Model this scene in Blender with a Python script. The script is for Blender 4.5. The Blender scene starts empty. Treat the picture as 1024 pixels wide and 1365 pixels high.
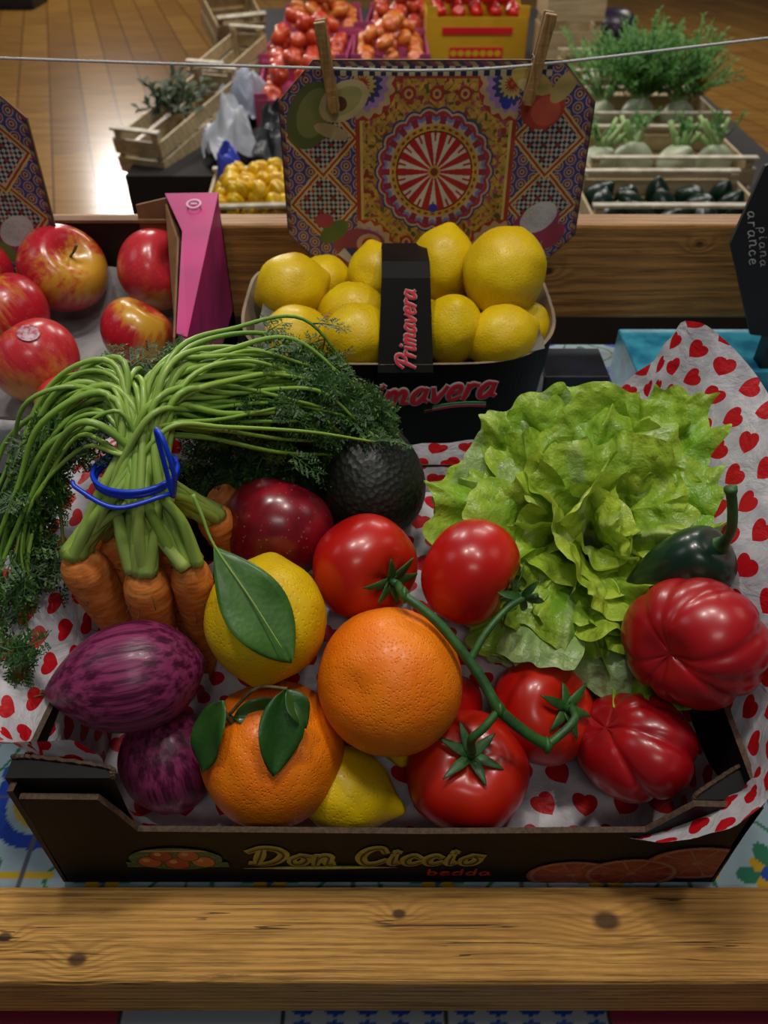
import bpy, math, random
import numpy as np
from mathutils import Vector, Matrix, noise
random.seed(11)
rng=np.random.RandomState(5)
scene=bpy.context.scene
coll=scene.collection
R=random.uniform
pi=math.pi

# ------------------------------------------------------------------ helpers
def lin(c):
    if isinstance(c,str):
        c=c.lstrip('#'); c=tuple(int(c[i:i+2],16)/255 for i in (0,2,4))
    return tuple((x/12.92 if x<=0.04045 else ((x+0.055)/1.055)**2.4) for x in c[:3])
def lin4(c): return lin(c)+(1.0,)
def wm(o):
    m=o.matrix_basis.copy()
    if o.parent: return wm(o.parent)@o.matrix_parent_inverse@m
    return m
def adopt(child,parent):
    child.parent=parent
    child.matrix_parent_inverse=wm(parent).inverted()
def tag(o,label=None,category=None,group=None,kind=None):
    if label: o["label"]=label
    if category: o["category"]=category
    if group: o["group"]=group
    if kind: o["kind"]=kind
    return o
def empty(name,loc=(0,0,0),**k):
    o=bpy.data.objects.new(name,None); o.empty_display_size=.02; o.location=loc
    coll.objects.link(o); tag(o,**k); return o
class MB:
    def __init__(s): s.v=[];s.f=[];s.m=[];s.c=[]
    def add(s,v,f,mi=0,col=None):
        n=len(s.v); s.v+= [tuple(p) for p in v]; s.f+=[tuple(i+n for i in q) for q in f]
        s.m+=[mi]*len(f)
        if col is not None:
            if isinstance(col,list): s.c+=col
            else: s.c+=[col]*len(v)
    def box(s,c,d,mi=0,M=None):
        x,y,z=c; a,b,e=d[0]/2,d[1]/2,d[2]/2
        v=[Vector((x+i*a,y+j*b,z+k*e)) for i in(-1,1) for j in(-1,1) for k in(-1,1)]
        if M: v=[M@p for p in v]
        s.add(v,[(0,1,3,2),(4,6,7,5),(0,4,5,1),(2,3,7,6),(0,2,6,4),(1,5,7,3)],mi)
    def obj(s,name,mats,parent=None,loc=(0,0,0),rot=None,scale=None,smooth=True,bevel=0,solid=0,**k):
        me=bpy.data.meshes.new(name); me.from_pydata(s.v,[],s.f)
        for m in (mats if isinstance(mats,(list,tuple)) else [mats]): me.materials.append(m)
        me.polygons.foreach_set('material_index',s.m)
        if s.c:
            a=me.color_attributes.new('Col','FLOAT_COLOR','POINT')
            a.data.foreach_set('color',np.array([tuple(c[:3])+(1.0,) for c in s.c],dtype=np.float32).ravel())
        if smooth: me.polygons.foreach_set('use_smooth',[True]*len(me.polygons))
        me.update()
        o=bpy.data.objects.new(name,me); coll.objects.link(o)
        o.location=loc
        if rot is not None:
            o.rotation_mode='QUATERNION'; o.rotation_quaternion=rot
        if scale is not None: o.scale=scale
        if bevel:
            b=o.modifiers.new('b','BEVEL'); b.width=bevel; b.segments=2; b.limit_method='ANGLE'
        if solid:
            b=o.modifiers.new('s','SOLIDIFY'); b.thickness=solid
        if parent: adopt(o,parent)
        tag(o,**k); return o
def crom(pts,k=8):
    P=[Vector(p) for p in pts]; P=[2*P[0]-P[1]]+P+[2*P[-1]-P[-2]]; out=[]
    for i in range(1,len(P)-2):
        for j in range(k):
            t=j/k; a,b,c,d=P[i-1:i+3]
            out.append(.5*((2*b)+(c-a)*t+(2*a-5*b+4*c-d)*t*t+(3*b-a-3*c+d)*t**3))
    out.append(P[-2]); return out
def tube(mb,pts,rad,n=7,mi=0,col=None,closed=False,X=None):
    N=len(pts); v=[];f=[]; prev=None
    for i,p in enumerate(pts):
        if closed: T=(pts[(i+1)%N]-pts[i-1]).normalized()
        else: T=(pts[min(i+1,N-1)]-pts[max(i-1,0)])
        if T.length<1e-9: T=Vector((0,0,1))
        T.normalize()
        if prev is None:
            prev=T.orthogonal().normalized()
        A=(prev-T*prev.dot(T)).normalized(); prev=A; B=T.cross(A)
        r=rad(i/(N-1)) if callable(rad) else rad[i]
        for j in range(n):
            a=2*pi*j/n; v.append(p+A*(math.cos(a)*r)+B*(math.sin(a)*r))
    M=N if closed else N-1
    for i in range(M):
        for j in range(n):
            a=i*n+j; b=i*n+(j+1)%n; c=((i+1)%N)*n+(j+1)%n; d=((i+1)%N)*n+j
            f.append((a,b,c,d))
    if not closed:
        f.append(tuple(range(n-1,-1,-1))); f.append(tuple((N-1)*n+j for j in range(n)))
    if callable(col):
        cc=[]
        for i in range(N): cc+=[col(i/(N-1))]*n
        col=cc
    if X: v=[X(q) for q in v]
    mb.add(v,f,mi,col)
def blob(fn,nu=56,nv=36):
    mb=MB(); v=[Vector(fn(0.0,0.0))];f=[]
    for i in range(1,nv):
        th=pi*i/nv
        for j in range(nu): v.append(Vector(fn(th,2*pi*j/nu)))
    v.append(Vector(fn(pi,0.0)))
    for j in range(nu): f.append((0,1+j,1+(j+1)%nu))
    for i in range(nv-2):
        for j in range(nu):
            a=1+i*nu+j;b=1+i*nu+(j+1)%nu
            f.append((a,a+nu,b+nu,b))
    L=len(v)-1
    for j in range(nu):
        a=1+(nv-2)*nu+j;b=1+(nv-2)*nu+(j+1)%nu; f.append((a,L,b))
    mb.add(v,f); return mb
def leaf(mb,base,d,nrm,length,width,bend=.3,fold=.25,mi=0,nl=10,nw=6,wav=0,col=None,tipw=.5):
    base=Vector(base);d=Vector(d).normalized();nrm=Vector(nrm);nrm=(nrm-d*nrm.dot(d)).normalized();B=d.cross(nrm)
    v=[];f=[]; p=base.copy()
    for i in range(nl+1):
        s=i/nl; ang=bend*s*2
        T=d*math.cos(ang)-nrm*math.sin(ang); Nn=nrm*math.cos(ang)+d*math.sin(ang)
        if i: p=p+T*(length/nl)
        w=width/2*(math.sin(pi*s**(.85 if tipw==.5 else tipw))**.8 if 0<s<1 else .02)
        for j in range(nw+1):
            t=2*j/nw-1
            v.append(p+B*(t*w)+Nn*(abs(t)*w*fold + wav*math.sin(s*9+t*2)*abs(t)))
    for i in range(nl):
        for j in range(nw):
            a=i*(nw+1)+j; f.append((a,a+1,a+nw+2,a+nw+1))
    mb.add(v,f,mi,col)

# ------------------------------------------------------------------ node maths
class E:
    def __init__(s,nt,k): s.nt=nt;s.k=k
    def op(s,o,b=None,c=None):
        n=s.nt.nodes.new('ShaderNodeMath'); n.operation=o
        for i,x in enumerate((s,b,c)):
            if x is None: continue
            if isinstance(x,E): s.nt.links.new(x.k,n.inputs[i])
            else: n.inputs[i].default_value=x
        return E(s.nt,n.outputs[0])
    def __add__(s,b): return s.op('ADD',b)
    __radd__=__add__
    def __sub__(s,b): return s.op('SUBTRACT',b)
    def __mul__(s,b): return s.op('MULTIPLY',b)
    __rmul__=__mul__
    def __truediv__(s,b): return s.op('DIVIDE',b)
    def lt(s,b): return s.op('LESS_THAN',b)
    def gt(s,b): return s.op('GREATER_THAN',b)
    def ss(s,a,b):
        n=s.nt.nodes.new('ShaderNodeMapRange'); n.interpolation_type='SMOOTHSTEP'
        s.nt.links.new(s.k,n.inputs[0]); n.inputs[1].default_value=a;n.inputs[2].default_value=b
        n.inputs[3].default_value=0;n.inputs[4].default_value=1
        return E(s.nt,n.outputs[0])
class Mat:
    def __init__(s,name,color=(.5,.5,.5),rough=.5,coat=0,spec=.5,sss=0,metal=0,sheen=0):
        m=bpy.data.materials.new(name); m.use_nodes=True; s.m=m; s.nt=m.node_tree
        s.b=s.nt.nodes['Principled BSDF']; s.out=s.nt.nodes['Material Output']
        I=s.b.inputs; I['Base Color'].default_value=lin4(color); I['Roughness'].default_value=rough
        I['Coat Weight'].default_value=coat; I['Coat Roughness'].default_value=.14
        I['Specular IOR Level'].default_value=spec; I['Subsurface Weight'].default_value=sss
        I['Subsurface Scale'].default_value=.006; I['Metallic'].default_value=metal
    def coord(s,kind='Object',scale=(1,1,1),loc=(0,0,0),rot=(0,0,0)):
        t=s.nt.nodes.new('ShaderNodeTexCoord'); mp=s.nt.nodes.new('ShaderNodeMapping')
        s.nt.links.new(t.outputs[kind],mp.inputs[0]); mp.inputs['Scale'].default_value=scale
        mp.inputs['Location'].default_value=loc; mp.inputs['Rotation'].default_value=rot
        return mp.outputs[0]
    def noise(s,vec,scale=5,detail=3,rough=.5,dist=0):
        n=s.nt.nodes.new('ShaderNodeTexNoise'); s.nt.links.new(vec,n.inputs['Vector'])
        n.inputs['Scale'].default_value=scale;n.inputs['Detail'].default_value=detail
        n.inputs['Roughness'].default_value=rough;n.inputs['Distortion'].default_value=dist
        return E(s.nt,n.outputs[0])
    def voro(s,vec,scale=5,feature='F1'):
        n=s.nt.nodes.new('ShaderNodeTexVoronoi'); n.feature=feature; s.nt.links.new(vec,n.inputs['Vector'])
        n.inputs['Scale'].default_value=scale
        return E(s.nt,n.outputs['Distance'])
    def xyz(s,vec):
        n=s.nt.nodes.new('ShaderNodeSeparateXYZ'); s.nt.links.new(vec,n.inputs[0])
        return [E(s.nt,n.outputs[i]) for i in range(3)]
    def mix(s,f,a,b,mode='MIX'):
        n=s.nt.nodes.new('ShaderNodeMix'); n.data_type='RGBA'; n.blend_type=mode
        if isinstance(f,E): s.nt.links.new(f.k,n.inputs[0])
        else: n.inputs[0].default_value=f
        for i,x in ((6,a),(7,b)):
            if isinstance(x,(tuple,str)): n.inputs[i].default_value=lin4(x)
            else: s.nt.links.new(x,n.inputs[i])
        return n.outputs[2]
    def attr(s,name='Col'):
        n=s.nt.nodes.new('ShaderNodeAttribute'); n.attribute_name=name; return n.outputs['Color']
    def base(s,sock): s.nt.links.new(sock,s.b.inputs['Base Color']); return s
    def rough(s,e): s.nt.links.new(e.k,s.b.inputs['Roughness']); return s
    def bump(s,e,strength=.3,dist=.001):
        n=s.nt.nodes.new('ShaderNodeBump'); s.nt.links.new(e.k,n.inputs['Height'])
        n.inputs['Strength'].default_value=strength; n.inputs['Distance'].default_value=dist
        s.nt.links.new(n.outputs[0],s.b.inputs['Normal']); return s
    def translucent(s,w,colsock=None,color=None):
        t=s.nt.nodes.new('ShaderNodeBsdfTranslucent'); mx=s.nt.nodes.new('ShaderNodeMixShader')
        mx.inputs[0].default_value=w
        if colsock is not None: s.nt.links.new(colsock,t.inputs[0])
        else: t.inputs[0].default_value=lin4(color)
        s.nt.links.new(s.b.outputs[0],mx.inputs[1]); s.nt.links.new(t.outputs[0],mx.inputs[2])
        s.nt.links.new(mx.outputs[0],s.out.inputs[0]); return s
def simple(name,c1,c2=None,scale=20,rough=.5,bump=0,bscale=80,bdist=.001,**k):
    M=Mat(name,c1,rough,**k); v=M.coord()
    if c2: M.base(M.mix(M.noise(v,scale,4).ss(.35,.65),c1,c2))
    if bump: M.bump(M.noise(v,bscale,3),bump,bdist)
    return M.m
ATT=Mat('painted_print',rough=.45); ATT.base(ATT.attr()); ATT_M=ATT.m
ATG=Mat('glazed_tile',rough=.15,coat=.3); ATG.base(ATG.attr()); ATG_M=ATG.m

def tomato_mat():
    M=Mat('tomato_skin','#a00e08',.31,coat=.15,sss=.05,spec=.45); v=M.coord()
    c=M.mix(M.noise(v,18,2).ss(.3,.7),'#9c0a08','#bc160a'); z=M.xyz(v)[2]
    c=M.mix((z/.03).ss(.35,.95)*.35,c,'#bc3410'); M.base(c)
    M.bump(M.noise(v,400,3),.06,.0006); return M.m
def citrus_mat(name,c1,c2,sc,strength):
    M=Mat(name,c1,.45,coat=.04,sss=.05,spec=.38); v=M.coord()
    M.base(M.mix(M.noise(v,30,4).ss(.3,.7),c1,c2))
    d=M.voro(v,sc).ss(0,.45); n=M.noise(v,sc*.25,2)
    M.bump(d*.6+n,strength,.0012); return M.m
def apple_mat(name,red,dark,yellow,amt,off):
    M=Mat(name,red,.28,coat=.2,sss=.05); v=M.coord()
    st=M.noise(M.coord(scale=(1,1,.12),loc=(off,0,0)),190,4,.6)
    big=M.noise(M.coord(loc=(off,off*1.7,0)),17,1)
    f=(big*1.3+st*.45-amt).ss(.0,.26)
    c=M.mix(f,yellow,red); c=M.mix(st.ss(.48,.75)*f*.5,c,dark)
    sp=M.voro(v,330).lt(.14)
    c=M.mix(sp*.4,c,'#d8a070'); M.base(c); return M.m
TOM=tomato_mat()
ORA=citrus_mat('orange_peel','#e06c04','#ea7e08',520,.55)
LEM=citrus_mat('lemon_peel','#d8b806','#cca804',420,.35)
LEM2=citrus_mat('lemon_peel_fresh','#dab804','#cea604',380,.5)
APP=[apple_mat('apple_skin','#b61a2a','#80101e','#c8942c',.62,3.3),apple_mat('apple_skin_blush','#c02c34','#8e1c26','#c88438',.63,8.1)]
def darkapple():
    M=Mat('dark_apple_skin','#6c0a18',.28,coat=.2); v=M.coord()
    c=M.mix(M.noise(v,40,4).ss(.35,.7),'#5e0816','#901222'); c=M.mix(M.voro(v,230).lt(.15)*.6,c,'#a0605a'); M.base(c); return M.m
DAPP=darkapple()
def onion_mat():
    M=Mat('onion_skin','#5a1438',.38,coat=.06,spec=.4); v=M.coord(scale=(1,1,.02))
    n=M.noise(v,210,4,.65); n2=M.noise(M.coord(),22,4)
    c=M.mix(n.ss(.38,.62),'#440a2a','#86305c'); c=M.mix((n2-.1).ss(.4,.7)*.35,c,'#300a1e')
    z=M.xyz(M.coord())[2]; c=M.mix((z/.05).ss(.75,1.1)*.6,c,'#8a5c70'); M.base(c)
    M.bump(n,.5,.001); return M.m
ONI=onion_mat()
AVO=Mat('avocado_skin','#141a10',.5,coat=.03); _v=AVO.coord()
AVO.base(AVO.mix(AVO.voro(_v,260).ss(.1,.5),'#1c2418','#0e120c')).bump(AVO.voro(_v,260),.6,.0012); AVO_M=AVO.m
PEP=simple('pepper_skin','#0c2418','#12301e',30,.3,coat=.2)
CAR=Mat('carrot_skin','#c8661e',.6,sss=.05,spec=.3); _v=CAR.coord(scale=(.3,.3,1))
_n=CAR.noise(_v,330,3); _c=CAR.mix(_n.ss(.35,.7),'#c86c2a','#de8c42')
_c=CAR.mix(CAR.noise(CAR.coord(),60,4).ss(.5,.75)*.4,_c,'#94602e'); _c=CAR.mix(CAR.noise(CAR.coord(scale=(.4,.4,2)),240,4).ss(.58,.7)*.5,_c,'#6a4020'); CAR.base(_c).bump(_n,.4,.0012); CAR_M=CAR.m
STK=Mat('carrot_stalk',rough=.38,coat=.1); _a=STK.attr(); STK.base(_a).translucent(.12,_a); STK_M=STK.m
FOL=Mat('carrot_foliage',rough=.5); _a=FOL.attr(); FOL.base(_a).translucent(.25,_a); FOL_M=FOL.m
LET=Mat('lettuce_leaf',rough=.36,coat=.10,spec=.45); _a=LET.attr(); _v=LET.coord()
_n=LET.noise(_v,70,4,.6); _n2=LET.voro(_v,95,'SMOOTH_F1'); _c=LET.mix(_n.ss(.35,.7)*.35,_a,'#4e8210'); LET.base(_c).bump(_n+_n2*1.1,.85,.0045).translucent(.32,_c); LET_M=LET.m
LEA=Mat('citrus_leaf','#1e4a14',.42,coat=.1); _v=LEA.coord(); LEA.base(LEA.mix(LEA.noise(_v,60,3).ss(.3,.7),'#1c4412','#2c561a')).bump(LEA.voro(_v,350),.2,.0006); LEA_M=LEA.m
LEAL=Mat('lemon_leaf','#3a6a1c',.42,coat=.08); _v=LEAL.coord(); LEAL.base(LEAL.mix(LEAL.noise(_v,50,3).ss(.3,.7),'#2f5818','#406a22')).bump(LEAL.voro(_v,300),.25,.0006); LEAL_M=LEAL.m
VIN=simple('vine_green','#2c5a20','#1c4418',90,.5,.3,300)
STEMBR=simple('dry_stem','#6a5a34','#3c3a1c',150,.7,.4,300)
def hearts_mat():
    M=Mat('heart_print_paper','#c9c4c6',.45,spec=.35); t=M.nt.nodes.new('ShaderNodeUVMap'); t.uv_map='UVMap'
    u,v,_=M.xyz(t.outputs[0])
    U=u/.0265; V=v/.0225; row=V.op('FLOOR'); U=U+row.op('FLOORED_MODULO',2.0)*.5
    cx=U.op('FLOOR'); fx=U-cx-.5; fy=V-row-.5
    w=M.nt.nodes.new('ShaderNodeTexWhiteNoise'); w.noise_dimensions='2D'
    cb=M.nt.nodes.new('ShaderNodeCombineXYZ'); M.nt.links.new(cx.k,cb.inputs[0]); M.nt.links.new(row.k,cb.inputs[1]); M.nt.links.new(cb.outputs[0],w.inputs[0])
    an=(E(M.nt,w.outputs[0])-.5)*1.3; fx=fx*.0265/.0245;fy=fy*.0225/.0245
    ca=an.op('COSINE');sa=an.op('SINE')
    x=(fx*ca-fy*sa)/.30; y=(fx*sa+fy*ca)/.30+.12
    q=x*x+y*y-1.0; h=q*q*q-x*x*y*y*y
    f=h.lt(0.0)
    n=M.noise(M.coord(),60,3,.5)
    c=M.mix(n.ss(.3,.7),'#aeabb2','#cecace'); c=M.mix(f,c,'#b80e18'); M.base(c)
    nn=M.noise(M.coord(),38,5,.6,.6); M.bump(nn,.7,.005)
    M.translucent(.22,c); return M.m
HEA=hearts_mat()
BLK=simple('black_print_cardboard','#090706','#100c0a',30,.55,.1,300,spec=.2)
BRN=simple('raw_cardboard_edge','#4c3521','#332515',400,.8,.5,900)
KRA=simple('brown_cardboard','#6a4828','#7c5632',40,.75)
MAG=simple('magenta_cardboard','#b8146c','#a01060',12,.5)
WHP=simple('white_tissue_paper','#a5a2a2','#7f7c7f',14,.6,.9,45,.004)
GRP=simple('grey_paper','#67635a','#45423c',20,.7,.8,60,.003)
def wood_mat(name,c1,c2,c3,knots=(),freq=1100,rough=.5,axis=0,coat=.0,warp=14.0,fs=420,bump=.4,crack=0):
    M=Mat(name,c1,rough,coat=coat,spec=.3); v=M.coord(); x,y,z=M.xyz(v)
    if axis==1: x,y=y,x
    if axis==2: x,z=z,x
    ns=M.noise(M.coord(scale=((.18,1,1),(1,.18,1),(1,1,.18))[axis]),11,3)
    ring=(y+z*.6)*freq+ns*warp
    mask=None
    for (kx,ky,kz,kr) in knots:
        dx=(x-kx)/(kr*1.5); dy=(y-ky)/kr; dz=(z-kz)/kr
        d2=dx*dx+dy*dy+dz*dz
        g=(d2*-.22).op('EXPONENT'); ring=ring+g*15.0
        k=d2.op('SQRT').ss(.95,.45); mask=k if mask is None else mask.op('MAXIMUM',k)
    s=(ring.op('SINE')+1.0)*.5
    fine=M.noise(M.coord(scale=((.03,1,1),(1,.03,1),(1,1,.03))[axis]),fs,4,.7)
    c=M.mix(s.ss(.3,1.)*.5,c1,c2); c=M.mix(fine.ss(.45,.7)*.75,c,c3)
    big=M.noise(M.coord(scale=(.3,1,1)),22,5,.7); c=M.mix(big.ss(.45,.65)*.55,c,c2)
    wear=M.noise(M.coord(scale=(.12,1,1)),150,5,.75); c=M.mix(wear.ss(.6,.75)*.55,c,c3)
    if crack:
        cr=M.noise(M.coord(scale=(.022,1,1),loc=(0,.3,0)),190,2,.5); cl=(cr-.5).op('ABSOLUTE').lt(.010)
        gate=M.noise(M.coord(scale=(.5,1,1),loc=(3,0,0)),30,1).ss(.52,.6); c=M.mix(cl*gate*.8,c,'#1e1006')
    if mask is not None: c=M.mix(mask*.85,c,'#2a1408')
    M.base(c); M.bump(fine+s*.4+wear*1.2,bump,.0012); return M.m
WFR=wood_mat('front_rail_wood','#c4934a','#8c6028','#523412',knots=[(.009,-.022,.01,.0038),(-.176,-.047,.01,.0052),(.132,-.026,.01,.0075),(-.222,-.035,.01,.0038),(-.30,-.022,.01,.005)],rough=.7,freq=1700,warp=11.0,bump=.8,crack=1)
WRR=wood_mat('back_rail_wood','#a8783e','#7a5428','#4a3014',knots=[(.175,.588,.13,.006),(.33,.588,.16,.004),(-.06,.588,.13,.006)],freq=800)
WCR=wood_mat('crate_poplar','#b8a480','#9a845c','#7c6a48',freq=200,fs=150)
WPG=wood_mat('clothespin_wood','#a07c4c','#83653a','#604624',freq=1500,axis=2)

# ------------------------------------------------------------------ numpy painting
def L3(c): return np.array(lin(c),dtype=np.float32)
def paint_grid(name,x0,x1,y0,y1,nx,ny,fn,to3d,mat,keep=None,parent=None,**k):
    xs=np.linspace(x0,x1,nx+1);ys=np.linspace(y0,y1,ny+1); X,Y=np.meshgrid(xs,ys)
    col=fn(X,Y); P=to3d(X,Y)
    idx=np.arange((nx+1)*(ny+1)).reshape(ny+1,nx+1)
    q=np.stack([idx[:-1,:-1],idx[:-1,1:],idx[1:,1:],idx[1:,:-1]],-1)
    if keep is not None:
        Kp=keep(X,Y); m=Kp[:-1,:-1]&Kp[:-1,1:]&Kp[1:,1:]&Kp[1:,:-1]; q=q[m]
    q=q.reshape(-1,4)
    me=bpy.data.meshes.new(name)
    me.vertices.add(P.shape[0]*P.shape[1]); me.vertices.foreach_set('co',P.reshape(-1,3).astype(np.float32).ravel())
    me.loops.add(q.size); me.loops.foreach_set('vertex_index',q.astype(np.int32).ravel())
    me.polygons.add(len(q)); me.polygons.foreach_set('loop_start',(np.arange(len(q))*4).astype(np.int32))
    me.update(calc_edges=True)
    a=me.color_attributes.new('Col','FLOAT_COLOR','POINT')
    C4=np.concatenate([col,np.ones(col.shape[:2]+(1,))],-1).astype(np.float32); a.data.foreach_set('color',C4.ravel())
    me.materials.append(mat)
    o=bpy.data.objects.new(name,me); coll.objects.link(o)
    if parent: adopt(o,parent)
    tag(o,**k); return o
def put(img,mask,c):
    img[mask]=L3(c)
def vnoise(X,Y,s,seed=0):
    r=np.random.RandomState(seed); G=r.rand(64,64)
    x=X/s;y=Y/s; xi=np.floor(x).astype(int);yi=np.floor(y).astype(int); fx=x-xi;fy=y-yi
    fx=fx*fx*(3-2*fx);fy=fy*fy*(3-2*fy)
    g=lambda a,b:G[a%64,b%64]
    return (g(xi,yi)*(1-fx)+g(xi+1,yi)*fx)*(1-fy)+(g(xi,yi+1)*(1-fx)+g(xi+1,yi+1)*fx)*fy

# ------------------------------------------------------------------ brush lettering
GLY={
'P':(1.25,[[(.25,0),(.45,.9),(.55,1.75)],[(-.15,1.25),(.2,1.75),(.95,1.9),(1.3,1.5),(1.05,1.0),(.45,.85)]]),
'p':(.95,[[(.1,1.0),(.1,-.7)],[(.1,.6),(.4,1.0),(.78,.6),(.5,.05),(.12,.15)]]),
'r':(.72,[[(.12,1.0),(.14,.5),(.1,0)],[(.12,.55),(.32,.95),(.66,.92)]]),
'i':(.46,[[(.14,1.0),(.12,.4),(.2,.03),(.42,.15)],[(.18,1.36),(.24,1.46)]]),
'm':(1.4,[[(.1,1.0),(.1,0)],[(.1,.6),(.35,1.0),(.58,.8),(.56,0)],[(.58,.6),(.85,1.0),(1.08,.8),(1.06,.15),(1.34,.1)]]),
'a':(.98,[[(.75,.85),(.4,1.0),(.1,.6),(.2,.08),(.5,.1),(.75,.6),(.78,.95)],[(.78,.95),(.74,.3),(.98,.08)]]),
'v':(.88,[[(.05,.95),(.2,.5),(.35,.02),(.6,.5),(.8,1.0)]]),
'e':(.82,[[(.1,.5),(.65,.62),(.55,.98),(.2,.9),(.08,.4),(.3,.02),(.78,.2)]]),
'b':(.9,[[(.1,1.8),(.1,0)],[(.1,.6),(.4,1.0),(.75,.6),(.5,.02),(.1,.15)]]),
'd':(.95,[[(.75,.85),(.4,1.0),(.1,.55),(.3,.02),(.75,.3)],[(.78,1.8),(.76,0)]]),
'D':(1.55,[[(.35,1.75),(.3,.9),(.2,.05)],[(-.25,1.45),(.3,1.85),(1.0,1.7),(1.4,1.1),(1.1,.3),(.5,-.02),(-.05,.12)]]),
'o':(.95,[[(.45,1.0),(.1,.6),(.2,.08),(.6,.1),(.78,.6),(.5,1.0),(.92,.9)]]),
'n':(.95,[[(.1,1.0),(.1,0)],[(.1,.6),(.4,1.0),(.65,.8),(.63,.1),(.9,.1)]]),
'C':(1.3,[[(1.15,1.4),(.9,1.85),(.35,1.6),(.1,.8),(.4,.05),(.9,.08),(1.3,.45)]]),
'c':(.82,[[(.65,.8),(.4,1.0),(.1,.6),(.2,.1),(.5,.0),(.82,.25)]]),
' ':(.7,[])}
def script(txt,w,h,M,parent,layers,shear=.3,gap=.10,wob=0):
    strokes=[];x=0; rw=random.Random(4)
    for ch in txt:
        gw,ss=GLY[ch]; dy=rw.uniform(-wob,wob); sc=1+rw.uniform(-wob,wob)
        for s in ss: strokes.append([(x+px*sc+py*shear,py*sc+dy) for px,py in s])
        x+=gw+gap
    xs=[p[0] for s in strokes for p in s]; ys=[p[1] for s in strokes for p in s]
    sx=w/(max(xs)-min(xs)); sy=h/(max(ys)-min(ys)); cx=(max(xs)+min(xs))/2; cy=(max(ys)+min(ys))/2
    for hw,z,mat,nm in layers:
        mb=MB()
        for s in strokes:
            P=crom([((a-cx)*sx,(b-cy)*sy,0) for a,b in s],7)
            P=[P[0]-(P[1]-P[0]).normalized()*hw*sy*.5]+P+[P[-1]+(P[-1]-P[-2]).normalized()*hw*sy*.5]
            tube(mb,P,lambda t:hw*sy*(.55+.45*math.sin(pi*min(max(t,.12),.88))),8,X=lambda q:M@Vector((q.x,q.y,z+q.z*.12)))
        mb.obj(nm,mat,parent=parent,smooth=False)
RED=simple('red_ink','#c41420',rough=.4); DRD=simple('dark_red_ink','#901820',rough=.4); PRD=simple('pink_red_ink','#c82838',rough=.4); WHI=simple('white_ink','#a8a8a0',rough=.4)
GLD=simple('gold_ink','#a8963c','#8c7c2e',80,rough=.45); DRK=simple('dark_ink','#0a0908',rough=.4)
GRN=simple('green_ink','#1c6a30',rough=.4); BLU=simple('blue_rubber','#0c38c0',rough=.35)

# ================================================================== SETTING
FZ=-.85
fm=Mat('floor_laminate','#8a6030',.22,coat=.25)
v=fm.coord(rot=(0,0,math.radians(72)))
br=fm.nt.nodes.new('ShaderNodeTexBrick'); fm.nt.links.new(v,br.inputs['Vector'])
br.inputs['Scale'].default_value=1; br.inputs['Brick Width'].default_value=1.3; br.inputs['Row Height'].default_value=.19
br.inputs['Mortar Size'].default_value=.004; br.offset=.37
br.inputs['Color1'].default_value=lin4('#8c622e'); br.inputs['Color2'].default_value=lin4('#a47838'); br.inputs['Mortar'].default_value=lin4('#3c2410')
vv=fm.coord(rot=(0,0,math.radians(72)),scale=(1,9,1)); nn=fm.noise(vv,3,5,.6)
fm.base(fm.mix(nn.ss(.4,.7)*.45,br.outputs[0],'#5a3a18'))
mb=MB(); mb.add([(-7,-2,FZ),(7,-2,FZ),(7,10,FZ),(-7,10,FZ)],[(0,1,2,3)])
mb.obj('floor',fm.m,smooth=False,kind='structure',label='warm oak laminate plank floor',category='floor')
mb=MB(); mb.add([(-7,10,FZ),(7,10,FZ),(7,10,2.4),(-7,10,2.4)],[(0,1,2,3)])
mb.obj('wall_back',simple('plaster','#6c655c','#5c564e',2,.8),smooth=False,kind='structure',label='plain plaster shop wall',category='wall')

# ---------------- display stand with tiled top
stand=empty('display_stand',(0,.3,FZ),label='wooden produce stand with patterned majolica tile top and timber rails',category='display stand')
def tiles(X,Y):
    T=.105; x=X/T+.18;y=Y/T+.45; tx=x-np.floor(x)-.5; ty=y-np.floor(y)-.5
    img=np.empty(X.shape+(3,),np.float32); img[:]=L3('#8fa3ac'); n=vnoise(X,Y,.01,3)
    img*= (.85+.3*n)[...,None]
    r=np.hypot(tx,ty);a=np.arctan2(ty,tx); dc=np.hypot(.5-abs(tx),.5-abs(ty))
    put(img,(abs(dc-.30)<.045),'#1c3c9c'); put(img,(abs(dc-.19)<.02),'#b09020')
    put(img,(dc<.10),'#1e4aa0'); put(img,(dc<.05),'#b89a24')
    put(img,abs(r-.30-.05*np.sin(4*a+1))<.012,'#2a6a4a')
    put(img,r<.20*abs(np.cos(2*a)),'#2a6a50'); put(img,r<.13*abs(np.cos(2*a+pi/2)),'#b08c18')
    put(img,r<.05,'#20408c')
    put(img,abs(np.hypot(abs(tx)-.22,abs(ty)-.33)-.06)<.012,'#20489c')
    put(img,(abs(ty)<.018)&(abs(tx)>.3),'#b89a24')
    g=(abs(tx)>.488)|(abs(ty)>.488); put(img,g,'#50545a')
    return img
paint_grid('tiled_top',-.62,.62,-.004,.66,800,440,tiles,lambda X,Y:np.stack([X,Y,np.zeros_like(X)],-1),ATG_M,parent=stand)
mb=MB(); mb.box((0,.33,-.425),(1.24,.66,.842)); mb.obj('stand_body',simple('stand_dark_wood','#2c1e14','#1c120c',6,.7),parent=stand,smooth=False)
mb=MB(); mb.box((0,-.032,-.0165),(1.5,.054,.053)); mb.obj('front_rail',WFR,parent=stand,bevel=.004,smooth=False)
mb=MB(); mb.box((0,.605,.127),(1.5,.032,.106)); mb.obj('back_rail',WRR,parent=stand,bevel=.003,smooth=False)
for sx in(-.6,.6):
    mb=MB(); mb.box((sx,.638,-.33),(.06,.034,1.03)); mb.obj('rail_post',WRR,parent=stand,bevel=.003,smooth=False)
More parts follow.
